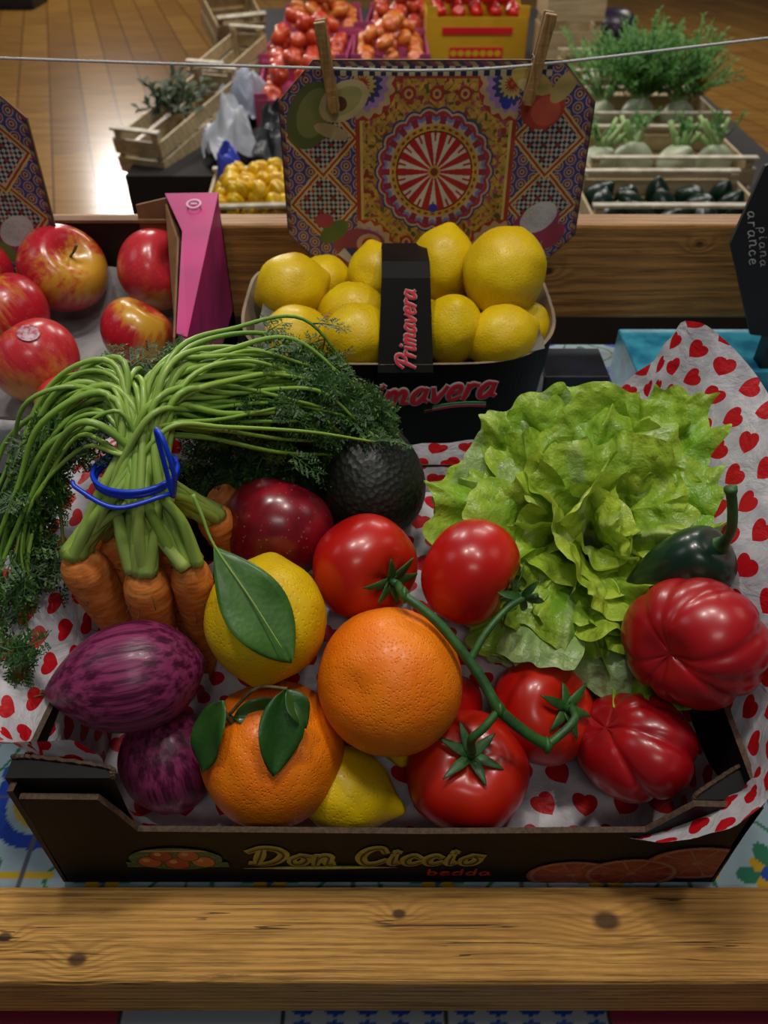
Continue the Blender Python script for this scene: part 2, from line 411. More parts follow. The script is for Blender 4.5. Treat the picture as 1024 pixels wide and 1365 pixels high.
def ledge(X,Y):
    T=.10; k=np.floor(X/T+.62).astype(int); x=X/T+.62; tx=x-np.floor(x)-.5; ty=(Y+.10)/.10-.5
    img=np.empty(X.shape+(3,),np.float32); img[:]=L3('#8a9098')
    sc=np.hypot((X/.02)%1-.5,((Y)/.02)%1-.5)
    m=((k+1)%7); put(img,((m==0)|(m==5))&(sc<.30),'#101418'); put(img,((m==1)|(m==2))&(abs(sc-.3)<.14),'#103c8c')
    put(img,(m==3)|(m==4)|(m==6),'#7a2038'); put(img,((m==3)|(m==4)|(m==6))&(sc<.28),'#b0a8a8')
    put(img,abs(tx)>.485,'#303030'); return img
paint_grid('tiled_ledge',-.4,.4,-.14,-.02,600,90,ledge,lambda X,Y:np.stack([X,Y,np.full_like(X,-.05)],-1),ATG_M,parent=stand)
mb=MB(); mb.box((0,-.08,-.46),(1.24,.16,.80)); mb.obj('ledge_body',simple('ledge_dark_wood','#2c1e14','#1c120c',6,.7),parent=stand,smooth=False)

# ================================================================== MAIN CARTON
carton=empty('fruit_carton',(0.003,.145,.001),label='black printed cardboard carton holding mixed fruit and vegetables',category='carton')
CX=.003; HW=.203; YF=0.0; YB=.285
def extr(poly,M,th,parent,name,m_face,m_edge,smooth=False):
    mb=MB(); n=len(poly)
    a=[M@Vector((x,y,0)) for x,y in poly]; b=[M@Vector((x,y,-th)) for x,y in poly]
    mb.add(a,[tuple(range(n))],0); mb.add(b,[tuple(range(n-1,-1,-1))],0)
    v=a+b; f=[(i,i+n,(i+1)%n+n,(i+1)%n) for i in range(n)]; mb.add(v,f,1)
    return mb.obj(name,[m_face,m_edge],parent=parent,smooth=smooth)
MF=Matrix(((1,0,0,CX),(0,0,-1,YF),(0,1,0,.002),(0,0,0,1)))
fp=[(-.201,0),(.201,0),(.204,.094),(.166,.096),(.158,.084),(.146,.066),(.02,.064),(-.143,.067),(-.149,.084),(-.157,.103),(-.199,.104)]
extr(fp,MF,.0035,carton,'front_panel',BLK,BRN)
MBk=Matrix(((-1,0,0,CX),(0,0,1,YB),(0,1,0,.002),(0,0,0,1)))
extr([(-.201,0),(.201,0),(.203,.108),(-.203,.108)],MBk,.0035,carton,'back_panel',BLK,BRN)
for sx in(-1,1):
    Ms=Matrix(((0,0,sx,CX+sx*HW),(sx,0,0,YF if sx>0 else YB),(0,1,0,.002),(0,0,0,1)))
    L=YB-YF
    extr([(0,0),(L,0),(L,.108 if sx>0 else .112),(L*.75,.100),(L*.7,.085),(L*.3,.085),(L*.25,.100),(0,.100)],Ms,.0035,carton,'side_panel',BLK,BRN)
    for fy,sy in((.006,1),(YB-.006,-1)):
        mb=MB(); x0=CX+sx*(HW-.001)
        pts=[(x0+sx*.003,fy),(x0+sx*.003,fy+sy*.012),(x0-sx*.012,fy+sy*.0115),(x0-sx*.05,fy+sy*.006),(x0-sx*.055,fy)]
        z0,z1=.003,(.094 if (sx>0 and sy>0) else .117); n=5
        if sx>0 and sy>0: pts=[(x0+.001,fy),(x0+.001,fy+.02),(x0-.006,fy+.018),(x0-.03,fy+.004),(x0-.034,fy)]
        v=[(x,y,z0) for x,y in pts]+[(x,y,z1) for x,y in pts]
        mb.add(v,[(i,(i+1)%n,(i+1)%n+n,i+n) for i in range(n)],0); mb.add([(x,y,z1) for x,y in pts],[tuple(range(n))],0)
        lip=[Vector((x,y,z1+.001)) for x,y in (pts[1],pts[2],pts[3],pts[4])]
        path=crom(lip,14)
        for i,p in enumerate(path): p.z+=.0008*math.sin(i*2.2)
        tube(mb,path,[.0013]*len(path),5,1)
        mb.obj('corner_post',[BLK,BRN],parent=carton,smooth=False)
mb=MB(); mb.box((CX,YB/2,.003),(HW*2-.01,YB-.01,.003)); mb.obj('carton_base',KRA,parent=carton,smooth=False)
def TM(x,y,z,rot=0): return Matrix.Translation((x,y,z))@Matrix.Rotation(pi/2,4,'X')@Matrix.Rotation(rot,4,'Z')
script('Don Ciccio',.138,.021,TM(-.0105,-.0006,.039),carton,[(.32,0,GLD,'lettering'),(.06,.0008,DRK,'lettering_inline')],shear=.15,gap=.20)
script('bedda',.038,.0085,TM(.046,-.0010,.0185),carton,[(.20,0,DRD,'small_lettering')],shear=.05,gap=.2)
mb=MB(); pa=[Vector((CX-.088+.15*t,-.0012,.024+.003*math.sin(t*3)-.003*t)) for t in np.linspace(0,.62,20)]
tube(mb,pa,lambda t:.0011*math.sin(pi*min(max(t,.03),.97)),5); mb.obj('underline_swoosh',GLD,parent=carton)
def slices(X,Y):
    img=np.empty(X.shape+(3,),np.float32); img[:]=L3('#17120f')
    for cx,cy,r in((.112,.012,.028),(.185,.028,.032),(.148,.014,.030)):
        d=np.hypot((X-cx),(Y-cy)*1.5);a=np.arctan2((Y-cy)*1.5,X-cx)
        put(img,d<r,'#8c3c24'); put(img,d<r*.92,'#946c54')
        seg=abs(np.sin(a*5))>.14; put(img,(d<r*.84)&seg,'#8a3626'); put(img,(d<r*.6)&seg,'#94442e'); put(img,d<r*.1,'#946c54')
    return img*(.75+.4*vnoise(X,Y,.003,4))[...,None]
def skeep(X,Y):
    k=np.zeros(X.shape,bool)
    for cx,cy,r in((.112,.012,.028),(.185,.028,.032),(.148,.014,.030)): k|=np.hypot(X-cx,(Y-cy)*1.5)<r
    return k&(X<.2)&(Y>.001)
paint_grid('citrus_slice_print',.08,.2,0,.06,220,110,slices,lambda X,Y:np.stack([X+CX,np.full_like(X,-.0009),Y+.002],-1),ATT_M,keep=skeep,parent=carton)
EMB=[(-.016,-.004,.0075,'#a04a1c'),(.0,-.006,.008,'#983018'),(.016,-.004,.0075,'#a8641c'),(-.008,.004,.007,'#8c2416'),(.008,.004,.007,'#a04a1c')]
def emb(X,Y):
    img=np.empty(X.shape+(3,),np.float32); img[:]=L3('#24442a'); x=X+.127;y=(Y-.034)
    put(img,np.sin(x*900)*np.sin(y*1100+x*500)>.2,'#35602e')
    for cx,cy,r,c in EMB:
        d=np.hypot(x-cx,y-cy); put(img,d<r,'#30140c'); put(img,d<r*.88,c); put(img,np.hypot(x-cx+r*.25,y-cy-r*.3)<r*.3,'#b88454')
    put(img,(y>.0095)&(y<.0112),'#98825a')
    return img
def ekeep(X,Y):
    x=(X+.127)/.028;y=(Y-.034)/.015
    return (np.hypot(x,y*1.05)<1)|((abs(x)<1.1)&(abs(y+.5)<.25))
paint_grid('produce_emblem_print',-.16,-.095,.012,.055,180,120,emb,lambda X,Y:np.stack([X+CX,np.full_like(X,-.0009),Y+.002],-1),ATT_M,keep=ekeep,parent=carton)

# ---------------- heart print liner
def sm(a,b,x):
    t=min(max((x-a)/(b-a),0),1); return t*t*(3-2*t)
def fz(x,y):
    m=sm(.085,.135,y)*sm(-.145,-.10,x)
    return .009+.078*m+.003*noise.noise(Vector((x*30,y*30,0)))
rim=[(0.0,.008,.030),(.08,.008,.034),(.128,.006,.052),(.160,-.012,.085),(.198,-.008,.128),(.232,.07,.165),(.248,.16,.200),(.250,.24,.217),
     (.218,.300,.229),(.192,.304,.180),(.12,.292,.135),(.03,.29,.125),(-.05,.29,.125),(-.13,.289,.122),(-.20,.292,.135),(-.228,.25,.14),(-.243,.17,.14),(-.256,.10,.124),(-.258,.05,.110),
     (-.226,.028,.118),(-.163,.024,.120),(-.142,.009,.070),(-.08,.008,.036),(0.0,.008,.030)]
rp=crom(rim,12)
ring=[]
for p in rp:
    x=min(max(p.x,-.194),.198); y=min(max(p.y,.009),.276)
    ring.append(Vector((x,y,0)))
mb=MB(); n=len(rp);NV=16; uv=[]
d=0; U=[0]
for i in range(1,n):
    d+=(rp[i]-rp[i-1]).length; U.append(d)
for j in range(NV+1):
    t=j/NV
    for i in range(n):
        b=ring[i].copy(); b.z=fz(b.x,b.y)
        tp=rp[i]
        fr=(b.y<.012 and b.x>.13)
        w=t**(1.6) if not fr else sm(.72,1.0,t)
        zz=b.z+(tp.z-b.z)*t
        if b.x<-.19: w=sm(.55,1.0,t); zz=b.z+(max(tp.z,.122)-b.z)*min(1,t/.75)+(tp.z-max(tp.z,.122))*sm(.75,1,t)
        p=Vector((b.x+(tp.x-b.x)*w, b.y+(tp.y-b.y)*w, zz))
        k=noise.noise(Vector((p.x*16,p.y*16,p.z*16)))*.006*t
        if j==NV: k+=.001*math.sin(i*1.3)
        p+=Vector((-k*(1 if p.x>0 else -1)*.7,k*.3 if not fr else 0,k*.6))
        mb.v.append(tuple(p)); uv.append((U[i],p.z*1.0+.3*w*.1+(.06*w if b.x<-.19 else 0)))
for j in range(NV):
    for i in range(n-1):
        a=j*n+i; mb.f.append((a,a+1,a+n+1,a+n)); mb.m.append(0)
gx,gy=50,34; o0=len(mb.v)
for j in range(gy+1):
    for i in range(gx+1):
        x=-.194+.392*i/gx; y=.009+.267*j/gy; mb.v.append((x,y,fz(x,y))); uv.append((x+2,y+fz(x,y)))
for j in range(gy):
    for i in range(gx):
        a=o0+j*(gx+1)+i; mb.f.append((a,a+1,a+gx+2,a+gx+1)); mb.m.append(0)
liner=mb.obj('heart_print_paper_liner',HEA,label='white tissue paper printed with red hearts lining the carton',category='wrapping paper')
ul=liner.data.uv_layers.new(name='UVMap')
vi=np.zeros(len(liner.data.loops),dtype=np.int32); liner.data.loops.foreach_get('vertex_index',vi)
ul.data.foreach_set('uv',np.array(uv,dtype=np.float32)[vi].ravel())

# ================================================================== PRODUCE SHAPES
def f_tomato(r,l=5,ph=0,flat=.88):
    def f(th,p):
        s=math.sin(th); rr=r*(1+.018*math.cos(l*p+ph)*s+.012*math.cos(2*p+ph))
        z=math.cos(th)*r*flat-.20*r*math.exp(-(th/.42)**2)*(1+.15*math.cos(l*p))+.05*r*math.exp(-((pi-th)/.3)**2)
        return (rr*s**.93*math.cos(p) if s>0 else 0,rr*s**.93*math.sin(p) if s>0 else 0,z)
    return f
def sp(s,e): return max(s,0)**e
def f_orange(r,ph=0,crown=0):
    def f(th,p):
        s=math.sin(th); z=math.cos(th)*r*.95-.07*r*math.exp(-(th/.25)**2)+crown*r*.10*math.exp(-(th/.55)**2)
        rr=r*(1+crown*.035*math.cos(9*p)*math.exp(-((th-.5)/.35)**2))
        nn=noise.noise(Vector((math.cos(p)*s*2+ph,math.sin(p)*s*2,math.cos(th)*2)))*.02
        return (rr*(1+nn)*s*math.cos(p),rr*(1+nn)*s*math.sin(p),z)
    return f
def f_lemon(r,el=1.18,ph=0,nip=.20):
    def f(th,p):
        s=math.sin(th); nn=1+noise.noise(Vector((math.cos(p)*s*2+ph,math.sin(p)*s*2,math.cos(th)*2)))*.06
        z=math.cos(th)*r*el*.97+nip*r*math.exp(-(th/.28)**2)-.10*r*math.exp(-((pi-th)/.25)**2)
        return (r*nn*s*math.cos(p),r*nn*s*math.sin(p),z)
    return f
def f_apple(r,ph=0):
    def f(th,p):
        s=math.sin(th); c=math.cos(th)
        rr=r*(1+.07*c+.02*math.cos(5*p+ph)*(.4-c*.3))
        z=c*r*.90-.34*r*math.exp(-(th/.36)**2)+.16*r*math.exp(-((pi-th)/.3)**2)
        return (rr*sp(s,.92)*math.cos(p),rr*sp(s,.92)*math.sin(p),z)
    return f
def f_heir(r,nl=8,ph=0,flat=.74,seed=0,ax=1.12,da=.05,db=.10):
    rs=random.Random(seed); offs=[rs.uniform(-.2,.2) for _ in range(nl)]; dep=[rs.uniform(da,db) for _ in range(nl)]
    def f(th,p):
        s=math.sin(th); g=0
        for i in range(nl):
            a=2*pi*i/nl+offs[i]+ph+.3*(th-pi/2)*math.sin(i*2.1)
            dd=(p-a+pi)%(2*pi)-pi
            g+=dep[i]*.70*math.exp(-(dd/.10)**2)+dep[i]*.6*math.exp(-(dd/.28)**2)
        rr=r*(1.04-g*sp(s,.45))*(1+.05*math.sin(2*p+ph))
        z=math.cos(th)*r*flat*(1-.35*g)-.16*r*math.exp(-(th/.30)**2)+.22*r*math.exp(-((pi-th)/.38)**2)
        return (ax*rr*sp(s,.88)*math.cos(p),rr*sp(s,.88)*math.sin(p),z)
    return f
def f_avo(r):
    def f(th,p):
        s=math.sin(th);c=math.cos(th); return (r*s*(1-.14*c)*math.cos(p),r*s*(1-.14*c)*math.sin(p),r*1.2*c)
    return f
def f_onion(r,el=1.35,pt=.22):
    def f(th,p):
        s=math.sin(th);c=math.cos(th)
        z=c*r*el+pt*r*math.exp(-(th/.40)**2)-.10*r*math.exp(-((pi-th)/.3)**2)
        rr=r*sp(s,1.08)*(1-.13*c)*(1+.010*math.sin(12*p))
        return (rr*math.cos(p),rr*math.sin(p),z)
    return f
def f_pepper(r,el=1.75):
    def f(th,p):
        s=math.sin(th);c=math.cos(th)
        rr=r*sp(s,.7)*(1+.22*c)*(1+.05*math.cos(3*p)); return (rr*math.cos(p),rr*math.sin(p),c*r*el-.12*r*math.exp(-(th/.35)**2))
    return f
def Q(d,roll=0):
    q=Vector(d).to_track_quat('Z','Y'); return q@Matrix.Rotation(roll,3,'Z').to_quaternion()
def fruit(name,fn,loc,d,mat,roll=0,nu=56,nv=36,parent=None,**k):
    return blob(fn,nu,nv).obj(name,mat,loc=loc,rot=Q(d,roll),parent=parent,**k)

# oranges
o1=fruit('orange',f_orange(.0455,1,1),(-.0704,.0576,.0555),(-.45,-.05,.89),ORA,nu=90,nv=50,label='ripe orange with stem and dark green leaves attached',category='orange')
fruit('orange',f_orange(.0450,4),(.0037,.0785,.103),(-.5,-.6,.61),ORA,label='large smooth round orange resting among tomatoes',category='orange')
def at(o,p): return wm(o)@Vector(p)
mb=MB(); b=at(o1,(0,0,.042)); q=o1.rotation_quaternion; up=q@Vector((0,0,1))
tube(mb,crom([b,b+up*.006,b+up*.013+Vector((-.001,0,.001))],5),lambda t:.0026-.0006*t+.001*(t>.8),8)
tube(mb,crom([b+up*.008,(-.074,.060,.1215),(-.056,.0586,.1230)],5),lambda t:.0011,6); mb.obj('stem',STEMBR,parent=o1)
mb=MB(); s=b+up*.007
leaf(mb,s+Vector((.003,0,0)),(.92,.12,.15),(-.1,-.7,.7),.034,.017,.2,.45,wav=.001)
leaf(mb,(-.057,.0586,.1228),(-.12,-.74,-.66),(.35,-.60,.72),.050,.026,.05,.35,wav=.0015,nl=14)
leaf(mb,(-.056,.0586,.1228),(.5,-.62,-.55),(.45,-.40,.75),.026,.014,.2,.45,wav=.001,nl=12)
leaf(mb,(-.094,.0567,.114),(-.33,-.46,-.80),(-.55,-.62,.56),.050,.024,.05,.35,wav=.0015,nl=14)
mb.obj('leaf',LEA_M,parent=o1,solid=.0004)
# lemons in carton
l1=fruit('lemon',f_lemon(.0380,1.04,2,.12),(-.0735,.108,.126),(0.05,.85,.50),LEM2,label='bright yellow lemon with a large glossy leaf',category='lemon')
mb=MB(); leaf(mb,(-.0965,.109,.189),(.55,-.60,-.52),(.25,-.62,.72),.080,.037,.10,.12,wav=.0016,nl=22,nw=10,tipw=1.15)
mb.obj('leaf',LEAL_M,parent=l1,solid=.0005)
mb=MB(); tube(mb,crom([(-.108,.126,.213),(-.103,.119,.203),(-.0965,.109,.1895),(-.075,.086,.1695),(-.056,.064,.1510)],6),lambda t:.0014*(1-.75*t),6); mb.obj('leaf_stem',simple('leaf_stem_green','#7a9a3c',rough=.5),parent=l1)
fruit('lemon',f_lemon(.0265,1.22,5,.36),(-.0250,.044,.034),(.95,-.28,-.14),LEM,label='yellow lemon with pointed tip lying under the oranges',category='lemon')
fruit('lemon',f_lemon(.022,1.2,9),(.0165,.088,.037),(.2,.9,.1),LEM,label='yellow lemon mostly hidden beneath an orange',category='lemon')

# tomatoes on the vine
truss=empty('tomatoes_on_the_vine',(.06,.09,.05),label='cluster of glossy red round tomatoes joined by green vine',category='tomatoes')
TT=[((.0524,.050,.0475),.0385,(0,-.22,.95)),((-.0123,.149,.130),.0355,(.6,-.72,.31)),((.056,.1396,.135),.035,(.85,-.49,-.17)),((.1045,.087,.0585),.0345,(.35,-.45,.75)),((.040,.105,.045),.028,(.3,.5,.5))]
def calyx(o,r,seed,n=6,L=.020):
    rs=random.Random(seed); mb=MB(); q=o.rotation_quaternion; up=q@Vector((0,0,1)); b=wm(o).translation+up*(r*.72)
    ref=up.orthogonal().normalized()
    for i in range(n):
        a=2*pi*i/n+rs.uniform(-.2,.2); dr=Matrix.Rotation(a,3,up)@ref
        leaf(mb,b+up*.001,dr+up*.55,up,L*rs.uniform(.85,1.2),.0062,rs.uniform(.1,.5),.3,nl=8,nw=2,tipw=.6)
    tube(mb,[b-up*.002,b+up*.004,b+up*.010],lambda t:.0026,7)
    mb.obj('calyx',VIN,parent=o,solid=.0006)
    return b+up*.009
ends=[]
for i,(c,r,d) in enumerate(TT):
    t=fruit('tomato',f_tomato(r,5,i),c,d,TOM,parent=truss); ends.append(calyx(t,r,i+3) if i<4 else None)
mb=MB()
P=lambda *a:[Vector(p) for p in a]
main=crom(P(ends[1],(.012,.104,.153),(.026,.093,.149),(.039,.083,.140),(.0564,.066,.124),(.067,.052,.112),(.082,.045,.100),(.096,.042,.090)),7)
tube(mb,main,lambda t:.0026+.0010*t,9)
tube(mb,crom(P((.067,.052,.112),(.058,.044,.106),(.051,.041,.098),ends[0]),6),lambda t:.0026,8)
tube(mb,crom(P((.096,.042,.090),(.108,.050,.094),(.115,.058,.094),ends[3]),6),lambda t:.0026,8)
tube(mb,crom(P((.050,.073,.130),(.060,.086,.140),(.074,.100,.146),(.085,.108,.146)),6),lambda t:.0024-.0006*t,8)
tube(mb,crom(P((.074,.100,.146),(.082,.112,.142),(.088,.122,.135)),6),lambda t:.0020,8)
tube(mb,crom(P((.085,.108,.146),(.092,.106,.150)),4),lambda t:.0020,8)
for p in((.012,.104,.153),(.067,.052,.112),(.096,.042,.090)):
    tube(mb,crom(P(Vector(p)-Vector((.003,0,0)),p,Vector(p)+Vector((.003,0,0))),3),lambda t:.0044*math.sin(pi*min(max(t,.1),.9))+.001,8)
for k in range(5):
    a=k*1.25; leaf(mb,(.083,.108,.147),(math.cos(a)*.8,-.25,math.sin(a)*.7),(0,-.7,.7),.016,.005,.4,.3,nl=6,nw=2)
mb.obj('vine_stem',VIN,parent=truss)

# heirloom tomatoes
HEI=Mat('ribbed_tomato_skin','#a00a10',.31,coat=.15,sss=.05); _v=HEI.coord(); HEI.base(HEI.mix(HEI.noise(_v,22,3).ss(.3,.7),'#860812','#a21016')); HEI_M=HEI.m
fruit('ribbed_tomato',f_heir(.0405,9,.3,.84,4,1.0,.045,.09),(.184,.085,.132),(-.75,-.55,.30),HEI_M,nu=140,nv=50,label='large deeply ribbed red heirloom tomato on top of the pile',category='tomato')
fruit('ribbed_tomato',f_heir(.0350,7,1.0,.86,9,1.18,.06,.12),(.156,.058,.064),(-.78,.15,.58),HEI_M,roll=.9,nu=140,nv=50,label='ribbed red heirloom tomato with folded lobes against the liner',category='tomato')
def apple(loc,r,d,mat,roll=0,stem=True,**k):
    o=fruit('apple',f_apple(r,roll),loc,d,mat,roll,**k)
    if stem:
        mb=MB()
        q=o.rotation_quaternion; b=Vector(loc)+q@Vector((0,0,r*.5)); e=b+q@Vector((.002,.001,r*.48))
        tube(mb,crom([b,(b+e)/2+Vector((.001,0,0)),e],4),lambda t:.0011+.0006*t,6); mb.obj('stem',STEMBR,parent=o)
    return o
apple((-.0735,.186,.130),.0385,(.3,.8,.5),DAPP,label='dark red speckled apple between carrots and tomatoes',category='apple')
av=fruit('avocado',f_avo(.0405),(-.0127,.236,.136),(-.3,.6,.7),AVO_M,label='dark green-black avocado with pebbled skin',category='avocado')
mb=MB(); bb=at(av,(0,0,.0485)); tube(mb,[bb-Vector((0,.002,.002)),bb+Vector((0,.002,.0015))],lambda t:.003,8); mb.obj('stem_button',STEMBR,parent=av)
def onion(loc,r,el,d,pt=.22,**k):
    o=fruit('red_onion',f_onion(r,el,pt),loc,d,ONI,**k); mb=MB(); rs=random.Random(3)
    b=at(o,(0,0,r*el+pt*.8*r)); up=o.rotation_quaternion@Vector((0,0,1))
    for i in range(16):
        e=b+up*rs.uniform(.002,.007)+Vector((rs.uniform(-.004,.004),rs.uniform(-.004,.004),rs.uniform(-.004,.004)))
        tube(mb,[b-up*.003,(b+e)/2,e],lambda t:.0005,4)
    mb.obj('root_tuft',STEMBR,parent=o); return o
onion((-.155,.076,.110),.0330,1.32,(-.97,-.20,-.06),.16,label='elongated purple red onion lying on its side',category='onion')
onion((-.138,.058,.043),.0305,1.2,(.1,-.2,-.95),label='red onion tucked beneath another onion',category='onion')
pp=fruit('green_pepper',f_pepper(.0235,1.90),(.186,.138,.130),(.42,-.16,.86),PEP,label='dark green glossy pepper with long curved stem',category='pepper')
mb=MB(); b=at(pp,(0,0,.0415)); tube(mb,crom([b,b+Vector((.000,-.003,.006)),(.2010,.121,.190),(.1975,.121,.205),(.1935,.125,.219)],7),lambda t:.0062-.0032*min(t*3,1)+.0008*(t>.93),9)
mb.obj('stem',simple('pepper_stem','#27481c','#38602a',90,.5,.4,250),parent=pp)

# ================================================================== LETTUCE
def lettuce(center,axis):
    mb=MB(); N=25; nr,na=36,200
    q=Q(axis); C=Vector(center); Zv=Vector((0,0,1)); nz=noise.noise
    G1=Vector(lin('#86ba2a'));G2=Vector(lin('#4e8a16'));Y1=Vector(lin('#c8d84c'));W1=Vector(lin('#bcc894'))
    spec=[]
    for i in range(N):
        k=i/(N-1)
        spec.append((i*2.39996+R(-.35,.35),math.radians(86*(1-k)**.8+6)+R(-.18,.18),(.125*(1-k)+.074*k)*R(.88,1.06),1.3-.1*k,k,0))
    spec+=[(-1.70,math.radians(103),.120,.8,0,.8),(-2.7,math.radians(99),.116,.9,0,.6),(-1.25,math.radians(104),.112,.8,0,.75),(2.9,math.radians(98),.112,.9,0,.5)]
    for i,(az,tilt,L,amax,k,pale) in enumerate(spec):
        d=Vector((math.cos(az),math.sin(az),0)); B=Vector((-math.sin(az),math.cos(az),0))
        if (q@d).y<-.3 and not pale: L*=.88
        cl=[(.004,-.045,0)]; r=.004;z=-.045; cu=R(.25,.9)
        for a in range(1,61):
            s=a/60; ph=tilt*(.42+.62*s*s)+cu*s**4
            r+=math.sin(ph)*L/60; z+=math.cos(ph)*L/60; cl.append((r,z,ph))
        v=[];f=[];cc=[]; tint=R(0,1); sd=i*7.31; p1=R(0,6);p2=R(0,6); cup=R(.5,1.0); flat=R(.42,.6)
        kw=R(8,17); ra=R(.7,1.35)*(.35 if pale else 1)
        for a in range(nr+1):
            rho=a/nr
            for b in range(na+1):
                t=2*b/na-1; al=t*amax*1.2
                edge=1+.10*nz(Vector((al*2.0,sd,0)))+.04*nz(Vector((al*9,sd,3)))
                rr_=rho*edge*(1-.10*t**4)
                s=min(max(rr_*(flat+(1-flat)*math.cos(al*1.2)),0),1.05)
                ii=min(s*60,59.999); i0=int(ii); fr=ii-i0; c0=cl[i0]; c1=cl[i0+1]
                cr=c0[0]+(c1[0]-c0[0])*fr; cz=c0[1]+(c1[1]-c0[1])*fr; ph=c0[2]+(c1[2]-c0[2])*fr
                T=d*math.sin(ph)+Zv*math.cos(ph); Nn=-d*math.cos(ph)+Zv*math.sin(ph)
                u=rr_*L*math.sin(al)*.95
                e4=rho**3.4; e2=rho*rho
                wv=kw*al+p1+4.0*nz(Vector((al*1.4,rho*.8,sd+5)))
                am=(.45+1.1*abs(nz(Vector((al*1.5,sd,21))))*2)*ra
                ruf=.0068*e4*am*math.sin(wv)+.0020*ra*rho**8*math.sin(wv*2.9+p2)
                ruf+=e2*.020*ra*nz(Vector((al*2.2,rho*2.0,sd)))
                tan=.0046*e4*am*math.cos(wv)
                xy=Vector((u*1.0,rr_*L*math.cos(al),sd))
                crump=.0068*nz(xy*40)+.0030*nz(xy*95+Vector((9,0,0)))
                p=d*cr+Zv*cz+B*(u+tan)+Nn*(rr_*L*.42*(1-math.cos(al*cup))+ruf+crump*(.35+.65*rho))+T*(.0055*e2*nz(xy*55+Vector((0,5,0))))
                v.append(C+q@p)
                g=sm(.06,.5,rho); c=W1.lerp(G1.lerp(Y1,.20*tint+.75*k),g); c=c.lerp(G2,.75*(1-k)*tint*g)
                c=c.lerp(Y1,.5*max(0,rho-.78)/.22)
                c=c.lerp(G2,min(1,max(0,-crump*150))*.5)
                vein=max(0,1-abs(math.sin(al*4.5+.6*math.sin(rho*6+sd)))/.09)*.45*(1-rho*.7)
                if abs(al)<.07: vein=.85*(1-rho*.7)
                c=c.lerp(W1,vein)
                if pale: c=c.lerp(Vector(lin('#a4b88a')),pale)
                cc.append(tuple(c))
        for a in range(nr):
            for b in range(na):
                x=a*(na+1)+b; f.append((x,x+1,x+na+2,x+na+1))
        mb.add(v,f,0,cc)
    return mb.obj('lettuce',LET_M,label='frilly bright green lettuce head with ruffled leaves',category='lettuce')
lettuce((.143,.184,.128),(-.10,-.45,.88))

# ================================================================== CARROT BUNCH
bunch=empty('carrot_bunch',(-.15,.13,.10),label='bunch of orange carrots with green tops tied by blue rubber band',category='carrots')
CS=[((-.186,.125,.170),(-.168,.126,.06),.0156),((-.172,.148,.166),(-.168,.15,.05),.0148),((-.1445,.117,.163),(-.15,.119,.05),.0152),((-.118,.122,.165),(-.124,.13,.05),.0136),
    ((-.140,.155,.158),(-.142,.16,.05),.0145),((-.112,.170,.160),(-.105,.182,.10),.013),((-.118,.205,.150),(-.09,.20,.10),.0125)]
def carrot(a,b,r,seed):
    a=Vector(a);b=Vector(b);L=(a-b).length
    def f(th,p):
        t=(1-math.cos(th))/2; z=-t*L
        rr=r*(math.sin(min(t*8,pi/2))**.5 if t>0 else 0)*(1-.50*t**1.3)*(1+.04*noise.noise(Vector((z*160,math.cos(p),seed)))) if t<1 else 0
        rr*=(1+.018*math.sin(z*1100+2*math.cos(p)))
        if t<.05: z-=.002*(1-t/.05)
        return (rr*math.cos(p),rr*math.sin(p),z)
    mb=blob(f,26,60); rh=random.Random(seed+50)
    for i in range(16):
        an=rh.uniform(0,2*pi); t=rh.uniform(.08,.7); dr=Vector((math.cos(an),math.sin(an),0)); p=Vector((0,0,-t*L))+dr*(r*(1-.4*t)*.95)
        tube(mb,crom([p,p+dr*.003+Vector((0,0,rh.uniform(-.003,.003))),p+dr*.005+Vector((0,0,rh.uniform(-.008,.008)))],3),lambda t:.00028,3,1)
    return mb.obj('carrot',[CAR_M,STEMBR],loc=a,rot=Q(a-b),parent=bunch)
for i,(a,b,r) in enumerate(CS): carrot(a,b,r,i)
mbs=MB(); mbf=MB(); rs=random.Random(21)
def jit(p,s): return Vector(p)+Vector((rs.uniform(-s,s),rs.uniform(-s,s),rs.uniform(-s,s)))
BAND=Vector((-.143,.147,.216))
gD=lin('#16300f');gM=lin('#2e5819');gL=lin('#8cb042');gP=lin('#b2c46a');gS=lin('#649030')
def mixc(a,b,t): return tuple(a[i]*(1-t)+b[i]*t for i in range(3))
def feather(p0,d,L,nrm=None,dens=1.0):
    d=Vector(d).normalized(); nrm=Vector(nrm) if nrm else jit((0,-.5,.8),.5); side=d.cross(nrm).normalized(); nrm=side.cross(d)
    droop=Vector((0,0,-1))*rs.uniform(.1,.5)
    n=max(4,int(7*dens)); p=Vector(p0); pts=[p.copy()]
    base=mixc(gD,gM,rs.uniform(0,1))
    for i in range(n):
        d=(d+droop*(1.0/n)+jit((0,0,0),.12)).normalized(); p=p+d*(L/n); pts.append(p.copy())
        ll=L*.40*(1-.75*i/n)+.002
        for sgn in(-1,1):
            sd=(side*sgn+d*.8+nrm*rs.uniform(-.4,.4)).normalized()
            m=4; q=p.copy()
            for j in range(m):
                q=q+sd*(ll/m)
                for s2 in(-1,1):
                    ld=(sd*.8+d*s2*.8*sgn+nrm*rs.uniform(-.5,.5)).normalized(); le=ll*.32*(1-.4*j/m)+.0010; w=ld.cross(nrm).normalized()*le*.20
                    c=mixc(base,gM,rs.random()*.6)
                    if rs.random()<.10: c=mixc(c,gL,.4)
                    mbf.add([q,q+ld*le*.5+w,q+ld*le,q+ld*le*.5-w],[(0,1,2,3)],0,c)
            w=sd.cross(nrm).normalized()*.0003; mbf.add([p-w,p+w,q+w*.5,q-w*.5],[(0,1,2,3)],0,gM)
    tube(mbf,pts,lambda t:.0006*(1.2-t),4,0,gM)
